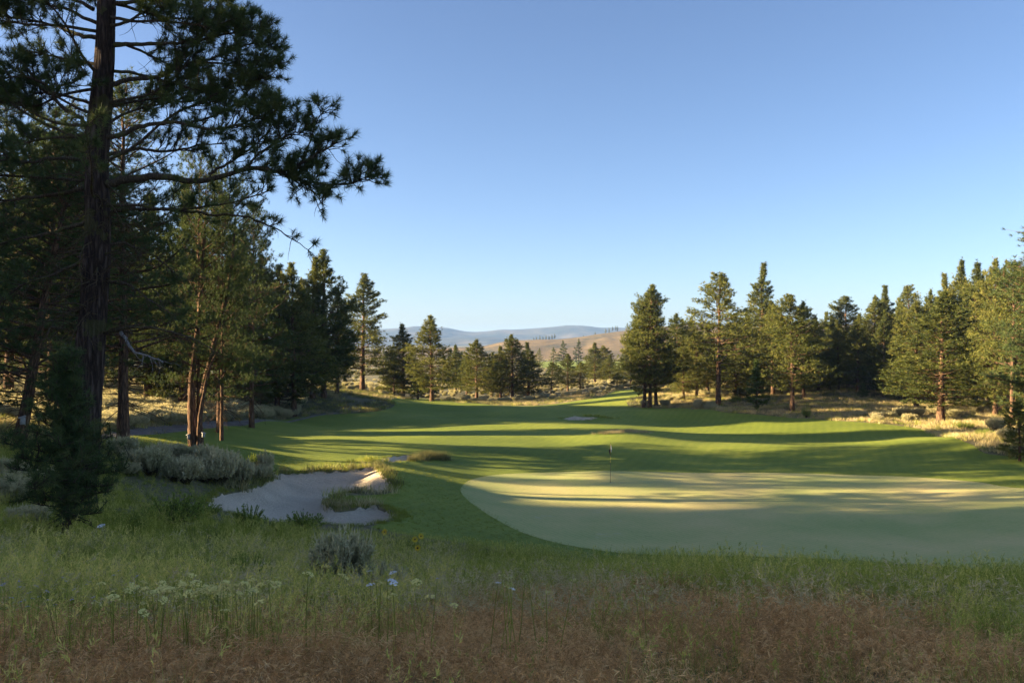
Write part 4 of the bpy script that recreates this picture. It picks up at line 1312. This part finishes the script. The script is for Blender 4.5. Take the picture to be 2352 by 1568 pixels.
def gn_scatter():
    ng = bpy.data.node_groups.new('scatter', 'GeometryNodeTree')
    ng.interface.new_socket('Geometry', in_out='INPUT', socket_type='NodeSocketGeometry')
    ng.interface.new_socket('Geometry', in_out='OUTPUT', socket_type='NodeSocketGeometry')
    return ng
def scatter(name, kitname, xy, scale, label, cat, seed=0, tilt=0.12, kind='stuff', dz=0.0):
    xy = np.asarray(xy, float)
    if not len(xy):
        return None
    rng = np.random.default_rng(seed + 900)
    n = len(xy)
    z = height(xy[:, 0], xy[:, 1]) + dz
    me = bpy.data.meshes.new(name)
    me.vertices.add(n)
    me.vertices.foreach_set('co', np.column_stack([xy, z]).astype(np.float32).ravel())
    col, m = KIT[kitname]
    rot = np.column_stack([rng.normal(0, tilt, n), rng.normal(0, tilt, n), rng.uniform(0, 6.28, n)])
    for nm, typ, arr in (('rot', 'FLOAT_VECTOR', rot), ('scl', 'FLOAT', np.broadcast_to(scale, (n,)) * rng.uniform(0.75, 1.25, n)), ('idx', 'INT', rng.integers(0, m, n))):
        at = me.attributes.new(nm, typ, 'POINT')
        at.data.foreach_set('vector' if typ == 'FLOAT_VECTOR' else 'value', np.ascontiguousarray(arr, np.int32 if typ == 'INT' else np.float32).ravel())
    o = link(name, me)
    ng = gn_scatter()
    N, Lk = ng.nodes, ng.links
    gi, go = N.new('NodeGroupInput'), N.new('NodeGroupOutput')
    iop, ci = N.new('GeometryNodeInstanceOnPoints'), N.new('GeometryNodeCollectionInfo')
    ci.inputs['Collection'].default_value = col
    ci.inputs['Separate Children'].default_value = True
    ci.inputs['Reset Children'].default_value = True
    iop.inputs['Pick Instance'].default_value = True
    Lk.new(gi.outputs[0], iop.inputs['Points'])
    Lk.new(ci.outputs[0], iop.inputs['Instance'])
    for nm, typ, sock in (('rot', 'FLOAT_VECTOR', 'Rotation'), ('scl', 'FLOAT', 'Scale'), ('idx', 'INT', 'Instance Index')):
        na = N.new('GeometryNodeInputNamedAttribute')
        na.data_type = typ
        na.inputs['Name'].default_value = nm
        Lk.new(na.outputs['Attribute'], iop.inputs[sock])
    Lk.new(iop.outputs[0], go.inputs[0])
    md = o.modifiers.new('scatter', 'NODES')
    md.node_group = ng
    return tag(o, label, cat, kind=kind)

def sample(y0, y1, dens, seed, xlim=0.68):
    """random points of the ground in view between two distances, dens per square metre"""
    rng = np.random.default_rng(seed)
    area = xlim * (y1 * y1 - y0 * y0)
    n = int(area * dens)
    y = np.sqrt(rng.uniform(y0 * y0, y1 * y1, n))
    x = rng.uniform(-xlim, xlim, n) * y
    return np.column_stack([x, y])

def off_mown(p, margin=0.0, keys=('bunker', 'bunker_mid', 'bunker_far', 'green', 'dirt_path', 'fairway', 'far_fairway')):
    ok = np.ones(len(p), bool)
    for k in keys:
        ins = inside(Z[k], p[:, 0], p[:, 1])
        ok &= ~ins
    return p[ok]

def brown_share(p):
    """where the rusty cheatgrass takes over from the green meadow"""
    z = height(p[:, 0], p[:, 1])
    px, py = to_px(p[:, 0], p[:, 1], z)
    edge = np.interp(px, [-200, 0, 300, 600, 900, 1150, 1500, 1800, 2000, 2200, 2352, 2600], [1480, 1480, 1485, 1475, 1435, 1380, 1380, 1388, 1425, 1475, 1490, 1490])
    return sstep(-45, 55, py - edge + (fbm(p[:, 0] * 0.9, p[:, 1] * 0.9, 31, 3) - 0.5) * 150)

hill = np.concatenate([off_mown(sample(2.6, 9.0, 70, 1)), off_mown(sample(9.0, 16.0, 42, 2)), off_mown(sample(16.0, 32.0, 22, 3))])
hill = hill[height(hill[:, 0], hill[:, 1]) > -7.9]
for _px, _py, _r2 in ((785, 1372, 0.75), (785, 1392, 0.55), (885, 1372, 0.45)):
    _c = ground_hit(_px, _py)
    hill = hill[np.hypot(hill[:, 0] - _c[0], hill[:, 1] - _c[1]) > _r2]
rng0 = np.random.default_rng(8)
bs = brown_share(hill)
pick = rng0.random(len(hill))
isb = pick < bs * (0.66 + 0.5 * fbm(hill[:, 0] * 1.6, hill[:, 1] * 1.6, 77, 2))
px_h, py_h = to_px(hill[:, 0], hill[:, 1], height(hill[:, 0], hill[:, 1]))
right = (px_h > 1050) | (py_h < 1260)
patch = fbm(hill[:, 0] * 0.5, hill[:, 1] * 0.5, 47, 3)
hs = 0.45 + 0.9 * patch
hs = hs * (0.72 + 0.28 * sstep(3.0, 9.0, hill[:, 1]))
_bd = edge_dist(Z['bunker'], hill[:, 0], hill[:, 1])
hs = hs * (0.42 + 0.58 * sstep(0.5, 6.0, _bd))
scatter('cheatgrass', 'cheat', hill[isb], hs[isb] * 0.95, 'rusty brown drooping cheatgrass across the bottom of the picture', 'grass', 1)
m1 = ~isb & ~right
m2 = ~isb & right
scatter('meadow_grass', 'meadow', hill[m1], hs[m1] * 0.92, 'mixed green meadow grass on the left hillside', 'grass', 2)
scatter('meadow_grass', 'lush', hill[m2], hs[m2] * 0.76, 'tall green seeding grass in a band in front of the green', 'grass', 3)
st = hill[(rng0.random(len(hill)) < 0.10) & (py_h > 1270) & (hill[:, 1] > 5.5)]
scatter('straw_grass', 'straw', st, 0.82, 'pale arching dry grass stems among the meadow', 'grass', 4)

# rough on the slopes at both sides and at the far end
mid = off_mown(np.concatenate([sample(32, 60, 5.0, 11, 0.72), sample(60, 100, 3.2, 12, 0.66), sample(100, 150, 1.8, 13, 0.66)]))
pxm, pym = to_px(mid[:, 0], mid[:, 1], height(mid[:, 0], mid[:, 1]))
_k = (pxm > 700) | (mid[:, 1] < 44) | (np.random.default_rng(5).random(len(mid)) < 0.3)   # sagebrush, not grass, covers the left bank
mid, pxm, pym = mid[_k], pxm[_k], pym[_k]
sel = rng0.random(len(mid))
dry = sstep(0.40, 0.62, fbm(mid[:, 0] * 0.12, mid[:, 1] * 0.12, 61, 3) + 0.16 * (pxm > 1200) + 0.2 * (pxm > 1950) - 0.05)
md = sel < dry * 0.75
mg = ~md & (sel > 0.80)
mo = ~md & ~mg
scatter('dry_rough', 'rough_straw', mid[md], 1.25, 'straw coloured dry rough beyond the fairway edges', 'grass', 5)
scatter('olive_rough', 'rough_olive', mid[mo], 1.25, 'olive rough grass beyond the fairway edges', 'grass', 6)
scatter('green_rough', 'rough_green', mid[mg], 1.25, 'darker green rough patches beyond the fairway edges', 'grass', 7)
# short fringe on the lips of the bunkers and along the mown edge
def along(poly, step, jit, seed):
    rng = np.random.default_rng(seed)
    out = []
    for a, b in zip(poly, np.roll(poly, -1, 0)):
        L = np.linalg.norm(b - a)
        nrm = np.array([b[1] - a[1], a[0] - b[0]]) / max(L, 1e-6)
        for t in np.arange(0, L, step):
            out.append(a + (b - a) * t / L + nrm * rng.normal(0, jit))
    return np.array(out)
fr = np.concatenate([along(Z['bunker'], 0.10, 0.16, 1), along(Z['bunker'], 0.15, 0.35, 2), along(Z['bunker_mid'], 0.25, 0.2, 3), along(Z['bunker_far'], 0.3, 0.25, 4)])
fr = np.concatenate([fr[~inside(Z[k], fr[:, 0], fr[:, 1])] if k == 'bunker' else fr[:0] for k in ('bunker', 'green')])
gr_e = along(Z['green'], 0.09, 0.16, 6)
scatter('collar_grass', 'fringe', gr_e[gr_e[:, 1] < 60], 0.22, 'slightly longer collar of grass round the putting green', 'grass', 18)
ap = sample(26, 48, 16, 19, 0.62)
ap = ap[inside(Z['fairway'], ap[:, 0], ap[:, 1]) & ~inside(Z['green'], ap[:, 0], ap[:, 1]) & ~inside(Z['bunker'], ap[:, 0], ap[:, 1])]
scatter('apron_grass', 'fringe', ap, 0.26 + 0.12 * fbm(ap[:, 0] * 0.4, ap[:, 1] * 0.4, 91, 2), 'short mown apron grass between the bunker and the green', 'grass', 19)
scatter('fringe_grass', 'fringe', fr, 0.5 + 0.8 * vnoise(fr[:, 0] * 1.3, fr[:, 1] * 1.3, 55), 'short ragged grass hanging over the bunker lips', 'grass', 8)
isl = np.array([ground_hit(a, b) for a, b in [(772, 1152), (790, 1150), (810, 1155), (765, 1160), (800, 1162), (825, 1160), (780, 1145), (840, 1163), (870, 1168), (890, 1174), (905, 1185), (910, 1192), (880, 1100), (872, 1092), (888, 1112), (896, 1120), (866, 1085)]])
isl = np.repeat(isl, 16, 0) + rng0.normal(0, 0.32, (len(isl) * 16, 2))
isl = isl[~inside(Z['bunker'], isl[:, 0], isl[:, 1])]
scatter('tongue_grass', 'fringe', isl, 0.95, 'thick green turf tongue reaching into the large bunker', 'grass', 9)
tg = np.array([ground_hit(a, b) for a, b in [(955, 1056), (970, 1056), (985, 1055), (1000, 1055), (1015, 1055), (945, 1058), (975, 1052), (995, 1052), (1010, 1052)]])
tg = np.repeat(tg, 10, 0) + rng0.normal(0, 0.28, (len(tg) * 10, 2))
scatter('grass_tuft', 'tall', tg, 0.75, 'tall grass tuft beside the small fairway bunker', 'grass', 10)
mt = np.array([ground_hit(a, b) for a, b in [(1400, 995), (1415, 992), (1430, 991), (1445, 991), (1460, 992), (1470, 993)]])
mt = np.repeat(mt, 12, 0) + rng0.normal(0, 0.5, (len(mt) * 12, 2))
scatter('grass_tuft', 'rough_straw', mt, 0.9, 'dry straw grass on the crest of the fairway mound', 'grass', 11)
bt = np.array([ground_hit(a, b) for a, b in [(1355, 957), (1370, 958), (1385, 960), (840, 1060), (860, 1059), (1395, 961)]])
bt = np.repeat(bt, 9, 0) + rng0.normal(0, 0.5, (len(bt) * 9, 2))
scatter('grass_tuft', 'rough_green', bt, 0.9, 'green grass tufts at the ends of the fairway bunkers', 'grass', 12)

# ------------------------------------------------------------------ sagebrush and shrubs
def make_sage(seed, stems=170, leaf=18, spikes=True):
    rng = np.random.default_rng(seed)
    wood, fol = G(), G()
    for i in range(stems):
        a = rng.uniform(0, 6.28)
        sp = 0.62 * math.sqrt(rng.random())
        b = np.array([math.cos(a), math.sin(a), 0]) * 0.10 * rng.random()
        top = np.array([math.cos(a) * sp, math.sin(a) * sp, rng.uniform(0.62, 1.0) * (1 - 0.45 * sp * sp)])
        mid_ = b * 0.5 + top * 0.5 + np.array([math.cos(a), math.sin(a), 0]) * 0.10 * sp
        p = np.array([b, mid_, top])
        if i % 3 == 0:
            wood.tube(p, [0.012, 0.008, 0.004], 3, cap=False)
        s = rng.uniform(0.45, 1.0, leaf)[:, None]
        q = (1 - s) ** 2 * b + 2 * s * (1 - s) * mid_ + s * s * top
        ax = norm(np.broadcast_to(norm(top - mid_), (leaf, 3)) + rng.normal(0, 0.35, (leaf, 3)))
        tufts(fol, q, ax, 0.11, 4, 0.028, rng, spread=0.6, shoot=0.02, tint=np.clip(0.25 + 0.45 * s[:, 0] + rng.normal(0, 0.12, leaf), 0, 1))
        if spikes and rng.random() < 0.5:
            e = top + norm(top - mid_ + np.array([0, 0, 0.4])) * rng.uniform(0.10, 0.24)
            sd = np.array([0.008, 0, 0])
            fol.add([top - sd, top + sd, e, top - sd[[1, 0, 2]], top + sd[[1, 0, 2]]], [(0, 1, 2), (3, 4, 2)], 0.95)
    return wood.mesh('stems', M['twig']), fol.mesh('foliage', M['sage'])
SAGE = [make_sage(300 + i) for i in range(4)]

def make_shrub(seed, n=110):
    rng = np.random.default_rng(seed)
    wood, fol = G(), G()
    for i in range(n):
        a = rng.uniform(0, 6.28)
        sp = 0.85 * math.sqrt(rng.random())
        top = np.array([math.cos(a) * sp, math.sin(a) * sp, rng.uniform(0.35, 1.0) * (1 - 0.5 * sp * sp)])
        p = np.array([top * 0.05, top * np.array([0.6, 0.6, 0.45]), top])
        wood.tube(p, [0.010, 0.007, 0.003], 3, cap=False)
        m = 12
        s = rng.uniform(0.4, 1.0, m)[:, None]
        q = (1 - s) ** 2 * p[0] + 2 * s * (1 - s) * p[1] + s * s * p[2]
        tufts(fol, q, norm(rng.normal(0, 1, (m, 3)) + np.array([0, 0, 0.5])), 0.075, 3, 0.036, rng, spread=0.9, shoot=0.01)
    return wood.mesh('stems', M['twig']), fol.mesh('foliage', M['shrub'])
SHRUB = [make_shrub(330 + i) for i in range(3)]

def bush(name, pool, px, py, hw, hp, label, cat, group=None, k=0, D=None):
    if D is None:
        x, y = ground_hit(px, py)
    else:
        x, y = (px - CX) / F_PX * D, D
    e = bpy.data.objects.new(name, None)
    COL.objects.link(e)
    e.location = (x, y, gz(x, y) - 0.03)
    r = 0.66 if pool is SAGE else 0.85
    e.scale = (hw / F_PX * y / r,) * 2 + (hp / F_PX * y,)
    e.rotation_euler = (0, 0, k * 1.7 + px)
    tag(e, label, cat, group)
    w, f = pool[k % len(pool)]
    link('stems', w, e)
    link('foliage', f, e)
    return e
bush('sagebrush', SAGE, 785, 1372, 80, 165, 'tall blue-green sagebrush standing alone in the meadow', 'sagebrush', k=0)
bush('sagebrush', SAGE, 885, 1372, 60, 85, 'low dull sagebrush right of the tall blue-green one', 'sagebrush', k=1)
spots = [(300, 1088, 44, 52), (345, 1098, 44, 58), (390, 1104, 46, 62), (432, 1110, 44, 62), (472, 1113, 44, 66), (512, 1115, 42, 66), (552, 1115, 42, 68), (588, 1112, 38, 64), (612, 1104, 28, 54), (325, 1066, 44, 50), (372, 1076, 46, 56), (420, 1082, 44, 58), (468, 1088, 44, 60), (516, 1092, 42, 62), (560, 1094, 38, 60), (290, 1050, 40, 44), (400, 1056, 36, 44), (450, 1060, 40, 40), (485, 1066, 36, 42)]
for i, (a, b, hw, hp) in enumerate(spots):
    hp, hw, a, b = hp * (0.62, 1.25, 0.85, 1.05, 0.72, 1.2, 0.95)[i % 7], hw * (0.8, 1.05, 0.7, 0.95)[i % 4], a + (-7, 5, 9, -3, 0)[i % 5], b + (3, -4, 1)[i % 3]
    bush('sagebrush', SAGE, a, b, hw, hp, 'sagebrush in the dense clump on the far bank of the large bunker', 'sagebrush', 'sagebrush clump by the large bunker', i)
for i, (a, b, hw, hp, lab) in enumerate(((20, 1165, 70, 80, 'pale sagebrush at the left edge beside the young pine'), (75, 1125, 60, 62, 'pale sagebrush behind the young pine and below the leaning trunk'), (10, 1110, 60, 60, 'farthest pale sagebrush of the three at the left edge'), (60, 1215, 58, 60, 'twisted low sagebrush at the foot of the young pine'))):
    bush('sagebrush', SAGE, a, b, hw, hp, lab, 'sagebrush', k=i)
for i, (a, b, hw, hp) in enumerate(((2040, 962, 20, 20), (2072, 956, 22, 22), (2106, 957, 20, 22), (2146, 952, 20, 22), (2012, 962, 18, 18), (2090, 968, 20, 20), (1975, 958, 16, 16), (2190, 958, 18, 20))):
    bush('sagebrush', SAGE, a, b, hw, hp, 'pale sagebrush in the belt below the right-hand pines', 'sagebrush', 'sagebrush belt on the right', i)
for i, (a, b, hw, hp, lab) in enumerate(((2288, 990, 24, 34, 'sunlit pale sagebrush left of the small right-edge pine'), (2312, 1012, 24, 30, 'pale sagebrush at the foot of the small right-edge pine'))):
    bush('sagebrush', SAGE, a, b, hw, hp, lab, 'sagebrush', k=i)
for i, (a, b, hw, hp, lab) in enumerate(((590, 1074, 32, 40, 'round dark green bush at the right end of the sagebrush clump'), (400, 1205, 80, 88, 'wide green bush between the old pine and the large bunker'), (470, 1185, 45, 40, 'green bush at the left corner of the large bunker'), (572, 1214, 46, 66, 'leafy green bush on the near bank of the large bunker'), (700, 1218, 52, 52, 'low leafy bush on the near bank, right of the other one'), (640, 1220, 28, 38, 'small leafy bush between two bigger ones on the near bank'), (565, 1352, 66, 95, 'dark green bush below the bunker beside the cream flowers'), (290, 1215, 60, 50, 'green bush right of the young pine'), (1852, 958, 13, 30, 'small upright green bush at the right fairway edge'), (1690, 925, 16, 20, 'low green bush right of the open-crowned pine'), (2215, 985, 26, 22, 'green bush right of the stout trunk in dry grass'), (2260, 1000, 22, 20, 'small green bush near the right edge in dry grass'), (905, 900, 26, 22, 'dark bush below the far-end yellowish pine'), (960, 905, 30, 22, 'dark bush left of the tall dark far-end pine'))):
    bush('bush', SHRUB, a, b, hw, hp, lab, 'bush', k=i)
# the slope covered with sagebrush: too many to count
c = bpy.data.collections.new('sage_kit')
for i, (w, f) in enumerate(SAGE):
    c.objects.link(bpy.data.objects.new('sage_kit_%d' % i, f))
KIT['sage'] = (c, len(SAGE))
sl = off_mown(np.concatenate([sample(44, 112, 1.9, 71, 0.64)]))
pxs, pys = to_px(sl[:, 0], sl[:, 1], height(sl[:, 0], sl[:, 1]))
keep = (pxs < 700 - 0.8 * np.maximum(pys - 930, 0)) & (fbm(sl[:, 0] * 0.10, sl[:, 1] * 0.10, 81, 3) > 0.22) & (pys < 992)
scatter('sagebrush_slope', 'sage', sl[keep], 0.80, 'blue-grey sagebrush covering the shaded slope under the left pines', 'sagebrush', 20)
sl = off_mown(sample(80, 150, 0.22, 72, 0.62))
pxs, pys = to_px(sl[:, 0], sl[:, 1], height(sl[:, 0], sl[:, 1]))
keep = (pxs > 1480) & (fbm(sl[:, 0] * 0.09, sl[:, 1] * 0.09, 83, 3) > 0.48)
scatter('sagebrush_slope', 'sage', sl[keep], 0.85, 'scattered grey sagebrush on the slope under the right-hand pines', 'sagebrush', 21)
sl = off_mown(np.concatenate([sample(138, 260, 0.10, 73, 0.30), sample(260, 620, 0.02, 74, 0.3)]))
scatter('sagebrush_flat', 'sage', sl, 0.8, 'sagebrush and dry brush on the flat beyond the fairway', 'sagebrush', 22)

# ------------------------------------------------------------------ wild flowers
P_white, P_cream, P_lilac, P_yellow, P_disk = plain('white_petals', (0.85, 0.80, 0.74)), plain('cream_petals', (0.85, 0.72, 0.22)), plain('lilac_petals', (0.42, 0.38, 0.66)), plain('yellow_petals', (0.70, 0.46, 0.03)), plain('brown_disk', (0.09, 0.05, 0.02))
P_pale = plain('pale_yellow_petals', (0.60, 0.55, 0.16))
def umbel(r, seed, mat, n=26, thick=0.25):
    rng = np.random.default_rng(seed)
    g = G()
    for _ in range(n):
        rr, a = r * math.sqrt(rng.random()), rng.uniform(0, 6.28)
        c = np.array([rr * math.cos(a), rr * math.sin(a), r * thick * (1 - (rr / r) ** 2) + rng.normal(0, r * 0.06)])
        s = r * rng.uniform(0.16, 0.26)
        pa = rng.uniform(0, 6.28)
        ring = np.array([[math.cos(pa + k * 1.2566) * s, math.sin(pa + k * 1.2566) * s, rng.normal(0, s * 0.3)] for k in range(5)])
        g.add(np.vstack([c + [0, 0, s * 0.4], c + ring]), [(0, 1 + k, 1 + (k + 1) % 5) for k in range(5)])
    return g.mesh('flower_head', mat)
def stem_mesh(h, r, seed):
    rng = np.random.default_rng(seed)
    g = G()
    p = curve((0, 0, -0.04), (0, 0, 1), h + 0.04, 5, rng, wob=0.10)
    g.tube(p, np.linspace(r, r * 0.6, len(p)), 4)
    for k in range(3):
        b = p[rng.integers(1, 4)]
        tufts(g, [b], [norm(np.array([*rng.normal(0, 1, 2), 0.5]))], 0.05, 2, 0.005, rng)
    return g.mesh('stem', M['grass_green']), p[-1]
def flower(name, px, py, row_top, label, cat, group, mat, rpx, heads=1, seed=0, spread=0.0, n=26, thick=0.25, disk=False):
    rng = np.random.default_rng(seed)
    h = rng.uniform(0.40, 0.47)
    x, y = ground_hit(px, row_top, lift=h, dmin=4.2)
    root = bpy.data.objects.new(name, None)
    COL.objects.link(root)
    root.location = (x, y, gz(x, y))
    tag(root, label, cat, group)
    for k in range(heads):
        sm, tip = stem_mesh(h * (1 if k == 0 else rng.uniform(0.88, 1.05)), 0.0022, seed * 10 + k)
        dx, dy = (0, 0) if k == 0 else (rng.normal(0, spread), rng.normal(0, spread))
        s = link('stem', sm, root, (dx, dy, 0))
        hd = link('flower_head', umbel(rpx / F_PX * y * rng.uniform(0.8, 1.1), seed * 10 + k + 5, mat, n, thick), root, (dx + tip[0], dy + tip[1], tip[2]))
        hd.rotation_euler = (rng.normal(0.25, 0.15), rng.normal(0, 0.15), rng.uniform(0, 6))
        if disk:
            hd.rotation_euler = (1.1 + rng.normal(0, 0.2), 0, rng.normal(0, 0.5))
            g = G(); g.tube([(0, 0, 0.0), (0, 0, 0.012), (0, 0, 0.018)], [0.016, 0.016, 0.008], 10)
            link('disk', g.mesh('disk', P_disk, True), hd)
def petals(r, seed):
    rng = np.random.default_rng(seed)
    g = G()
    for k in range(13):
        a = k * 2 * math.pi / 13
        d, t = np.array([math.cos(a), math.sin(a), 0]), np.array([-math.sin(a), math.cos(a), 0])
        z = rng.normal(0.05, 0.08) * r
        g.add([d * r * 0.2 - t * r * 0.06, d * r * 0.2 + t * r * 0.06, d * r * 0.65 + t * r * 0.15 + [0, 0, z], d * r + [0, 0, z], d * r * 0.65 - t * r * 0.15 + [0, 0, z]], [(0, 1, 2), (0, 2, 3), (0, 3, 4)])
    return g.mesh('flower_head', P_yellow)
for i, (a, b, t, r) in enumerate(((858, 1400, 1329, 9), (907, 1330, 1313, 8), (912, 1450, 1376, 13), (1118, 1430, 1349, 8), (1172, 1450, 1364, 8), (858, 1380, 1312, 8), (236, 1250, 1206, 10))):
    flower('yarrow', a, b, t, ('white yarrow head beside the tall sagebrush, the lower of two', 'small white yarrow head right of the tall sagebrush', 'largest white yarrow head among cream flowers', 'white yarrow head in the middle of the meadow', 'white yarrow head at the edge of the rusty grass', 'white yarrow head beside the tall sagebrush, the upper of two', 'white yarrow head below the young pine')[i], 'flower', 'white yarrow', P_white, r, seed=40 + i, n=34)
bw = [(265, 1430, 1398), (285, 1440, 1392), (310, 1420, 1380), (355, 1405, 1376), (395, 1425, 1352), (400, 1415, 1372), (440, 1400, 1362), (455, 1420, 1375), (470, 1430, 1378), (490, 1420, 1372), (500, 1435, 1385), (535, 1430, 1378), (545, 1440, 1388), (575, 1440, 1385), (425, 1450, 1402), (475, 1460, 1425), (515, 1455, 1408), (580, 1465, 1412), (350, 1470, 1428), (440, 1475, 1425), (545, 1470, 1415), (460, 1478, 1440), (790, 1420, 1370), (900, 1420, 1365), (930, 1425, 1362), (955, 1430, 1378), (395, 1470, 1432)]
for i, (a, b, t) in enumerate(bw):
    flower('buckwheat', a, b, t, 'cream buckwheat flower stalk in the meadow' if a < 700 else 'cream buckwheat flower near the largest yarrow', 'flower', 'cream buckwheat by the left path' if a < 700 else 'cream buckwheat near the yarrow', P_cream, 12, heads=3, seed=60 + i, spread=0.10, n=26, thick=0.45)
for i, (a, b, t, lab) in enumerate(((20, 1410, 1370, 'lilac aster patch at the left edge'), (170, 1460, 1420, 'lilac aster patch left of the cream flowers'), (75, 1520, 1475, 'lilac aster patch in the rusty grass at the lower left'), (180, 1540, 1505, 'lowest lilac aster patch in the rusty grass'), (890, 1500, 1448, 'lilac aster below the largest yarrow'))):
    flower('aster', a, b, t, lab, 'flower', 'lilac asters', P_lilac, 5, heads=7 if i < 4 else 2, seed=100 + i, spread=0.10, n=10, thick=0.3)
for i, (a, b, t, lab) in enumerate(((885, 1290, 1222, 'yellow sunflower nearest the tall sagebrush'), (955, 1310, 1238, 'upper left sunflower of the three right of the sagebrush'), (969, 1310, 1230, 'uppermost right sunflower of the three right of the sagebrush'), (962, 1320, 1258, 'lowest sunflower of the three right of the sagebrush'))):
    x, y = ground_hit(a, t, lift=0.5, dmin=14.0)
    root = bpy.data.objects.new('sunflower', None)
    COL.objects.link(root)
    root.location = (x, y, gz(x, y))
    tag(root, lab, 'flower', 'sunflowers')
    h = (CY - t) / F_PX * y - gz(x, y)
    sm, tip = stem_mesh(h, 0.004, 120 + i)
    link('stem', sm, root)
    hd = link('flower_head', petals(8.5 / F_PX * y, i), root, tip)
    hd.rotation_euler = (1.15, 0, (-0.5, 0.2, 0.6, -0.2)[i])
    g = G(); g.tube([(0, 0, 0.0), (0, 0, 0.012), (0, 0, 0.018)], [0.020, 0.020, 0.008], 10)
    link('disk', g.mesh('disk', P_disk, True), hd)
yl = [(630, 1640, 1570), (640, 1590, 1500), (700, 1640, 1535), (1150, 1560, 1510), (1190, 1575, 1515), (1240, 1570, 1512), (1280, 1600, 1545), (590, 1640, 1545), (1170, 1640, 1590), (1480, 1640, 1540)]
for i, (a, b, t) in enumerate(yl):
    x, y = ground_hit(a, min(b, 1600))
    flower('wildflower', a, min(b, 1600), t, 'pale yellow wildflower among the rusty grass at the bottom', 'flower', 'pale yellow wildflowers', P_pale, 8, heads=2, seed=200 + i, spread=0.05, n=9, thick=0.5)

# ------------------------------------------------------------------ the air
g = G()
g.box((0, 2000, (75 - 60) / 2), (11000, 8600, 75 + 60))
hm = bpy.data.materials.new('valley_haze')
hm.use_nodes = True
ht = hm.node_tree
ht.nodes.clear()
ho = ht.nodes.new('ShaderNodeOutputMaterial')
hv = ht.nodes.new('ShaderNodeVolumePrincipled')
hv.inputs['Color'].default_value = (0.32, 0.54, 1.0, 1)
hv.inputs['Density'].default_value = 0.00012
hv.inputs['Anisotropy'].default_value = 0.0
ht.links.new(hv.outputs[0], ho.inputs['Volume'])
tag(link('haze', g.mesh('haze', hm)), 'thin blue morning haze over the valley', 'haze', kind='stuff')
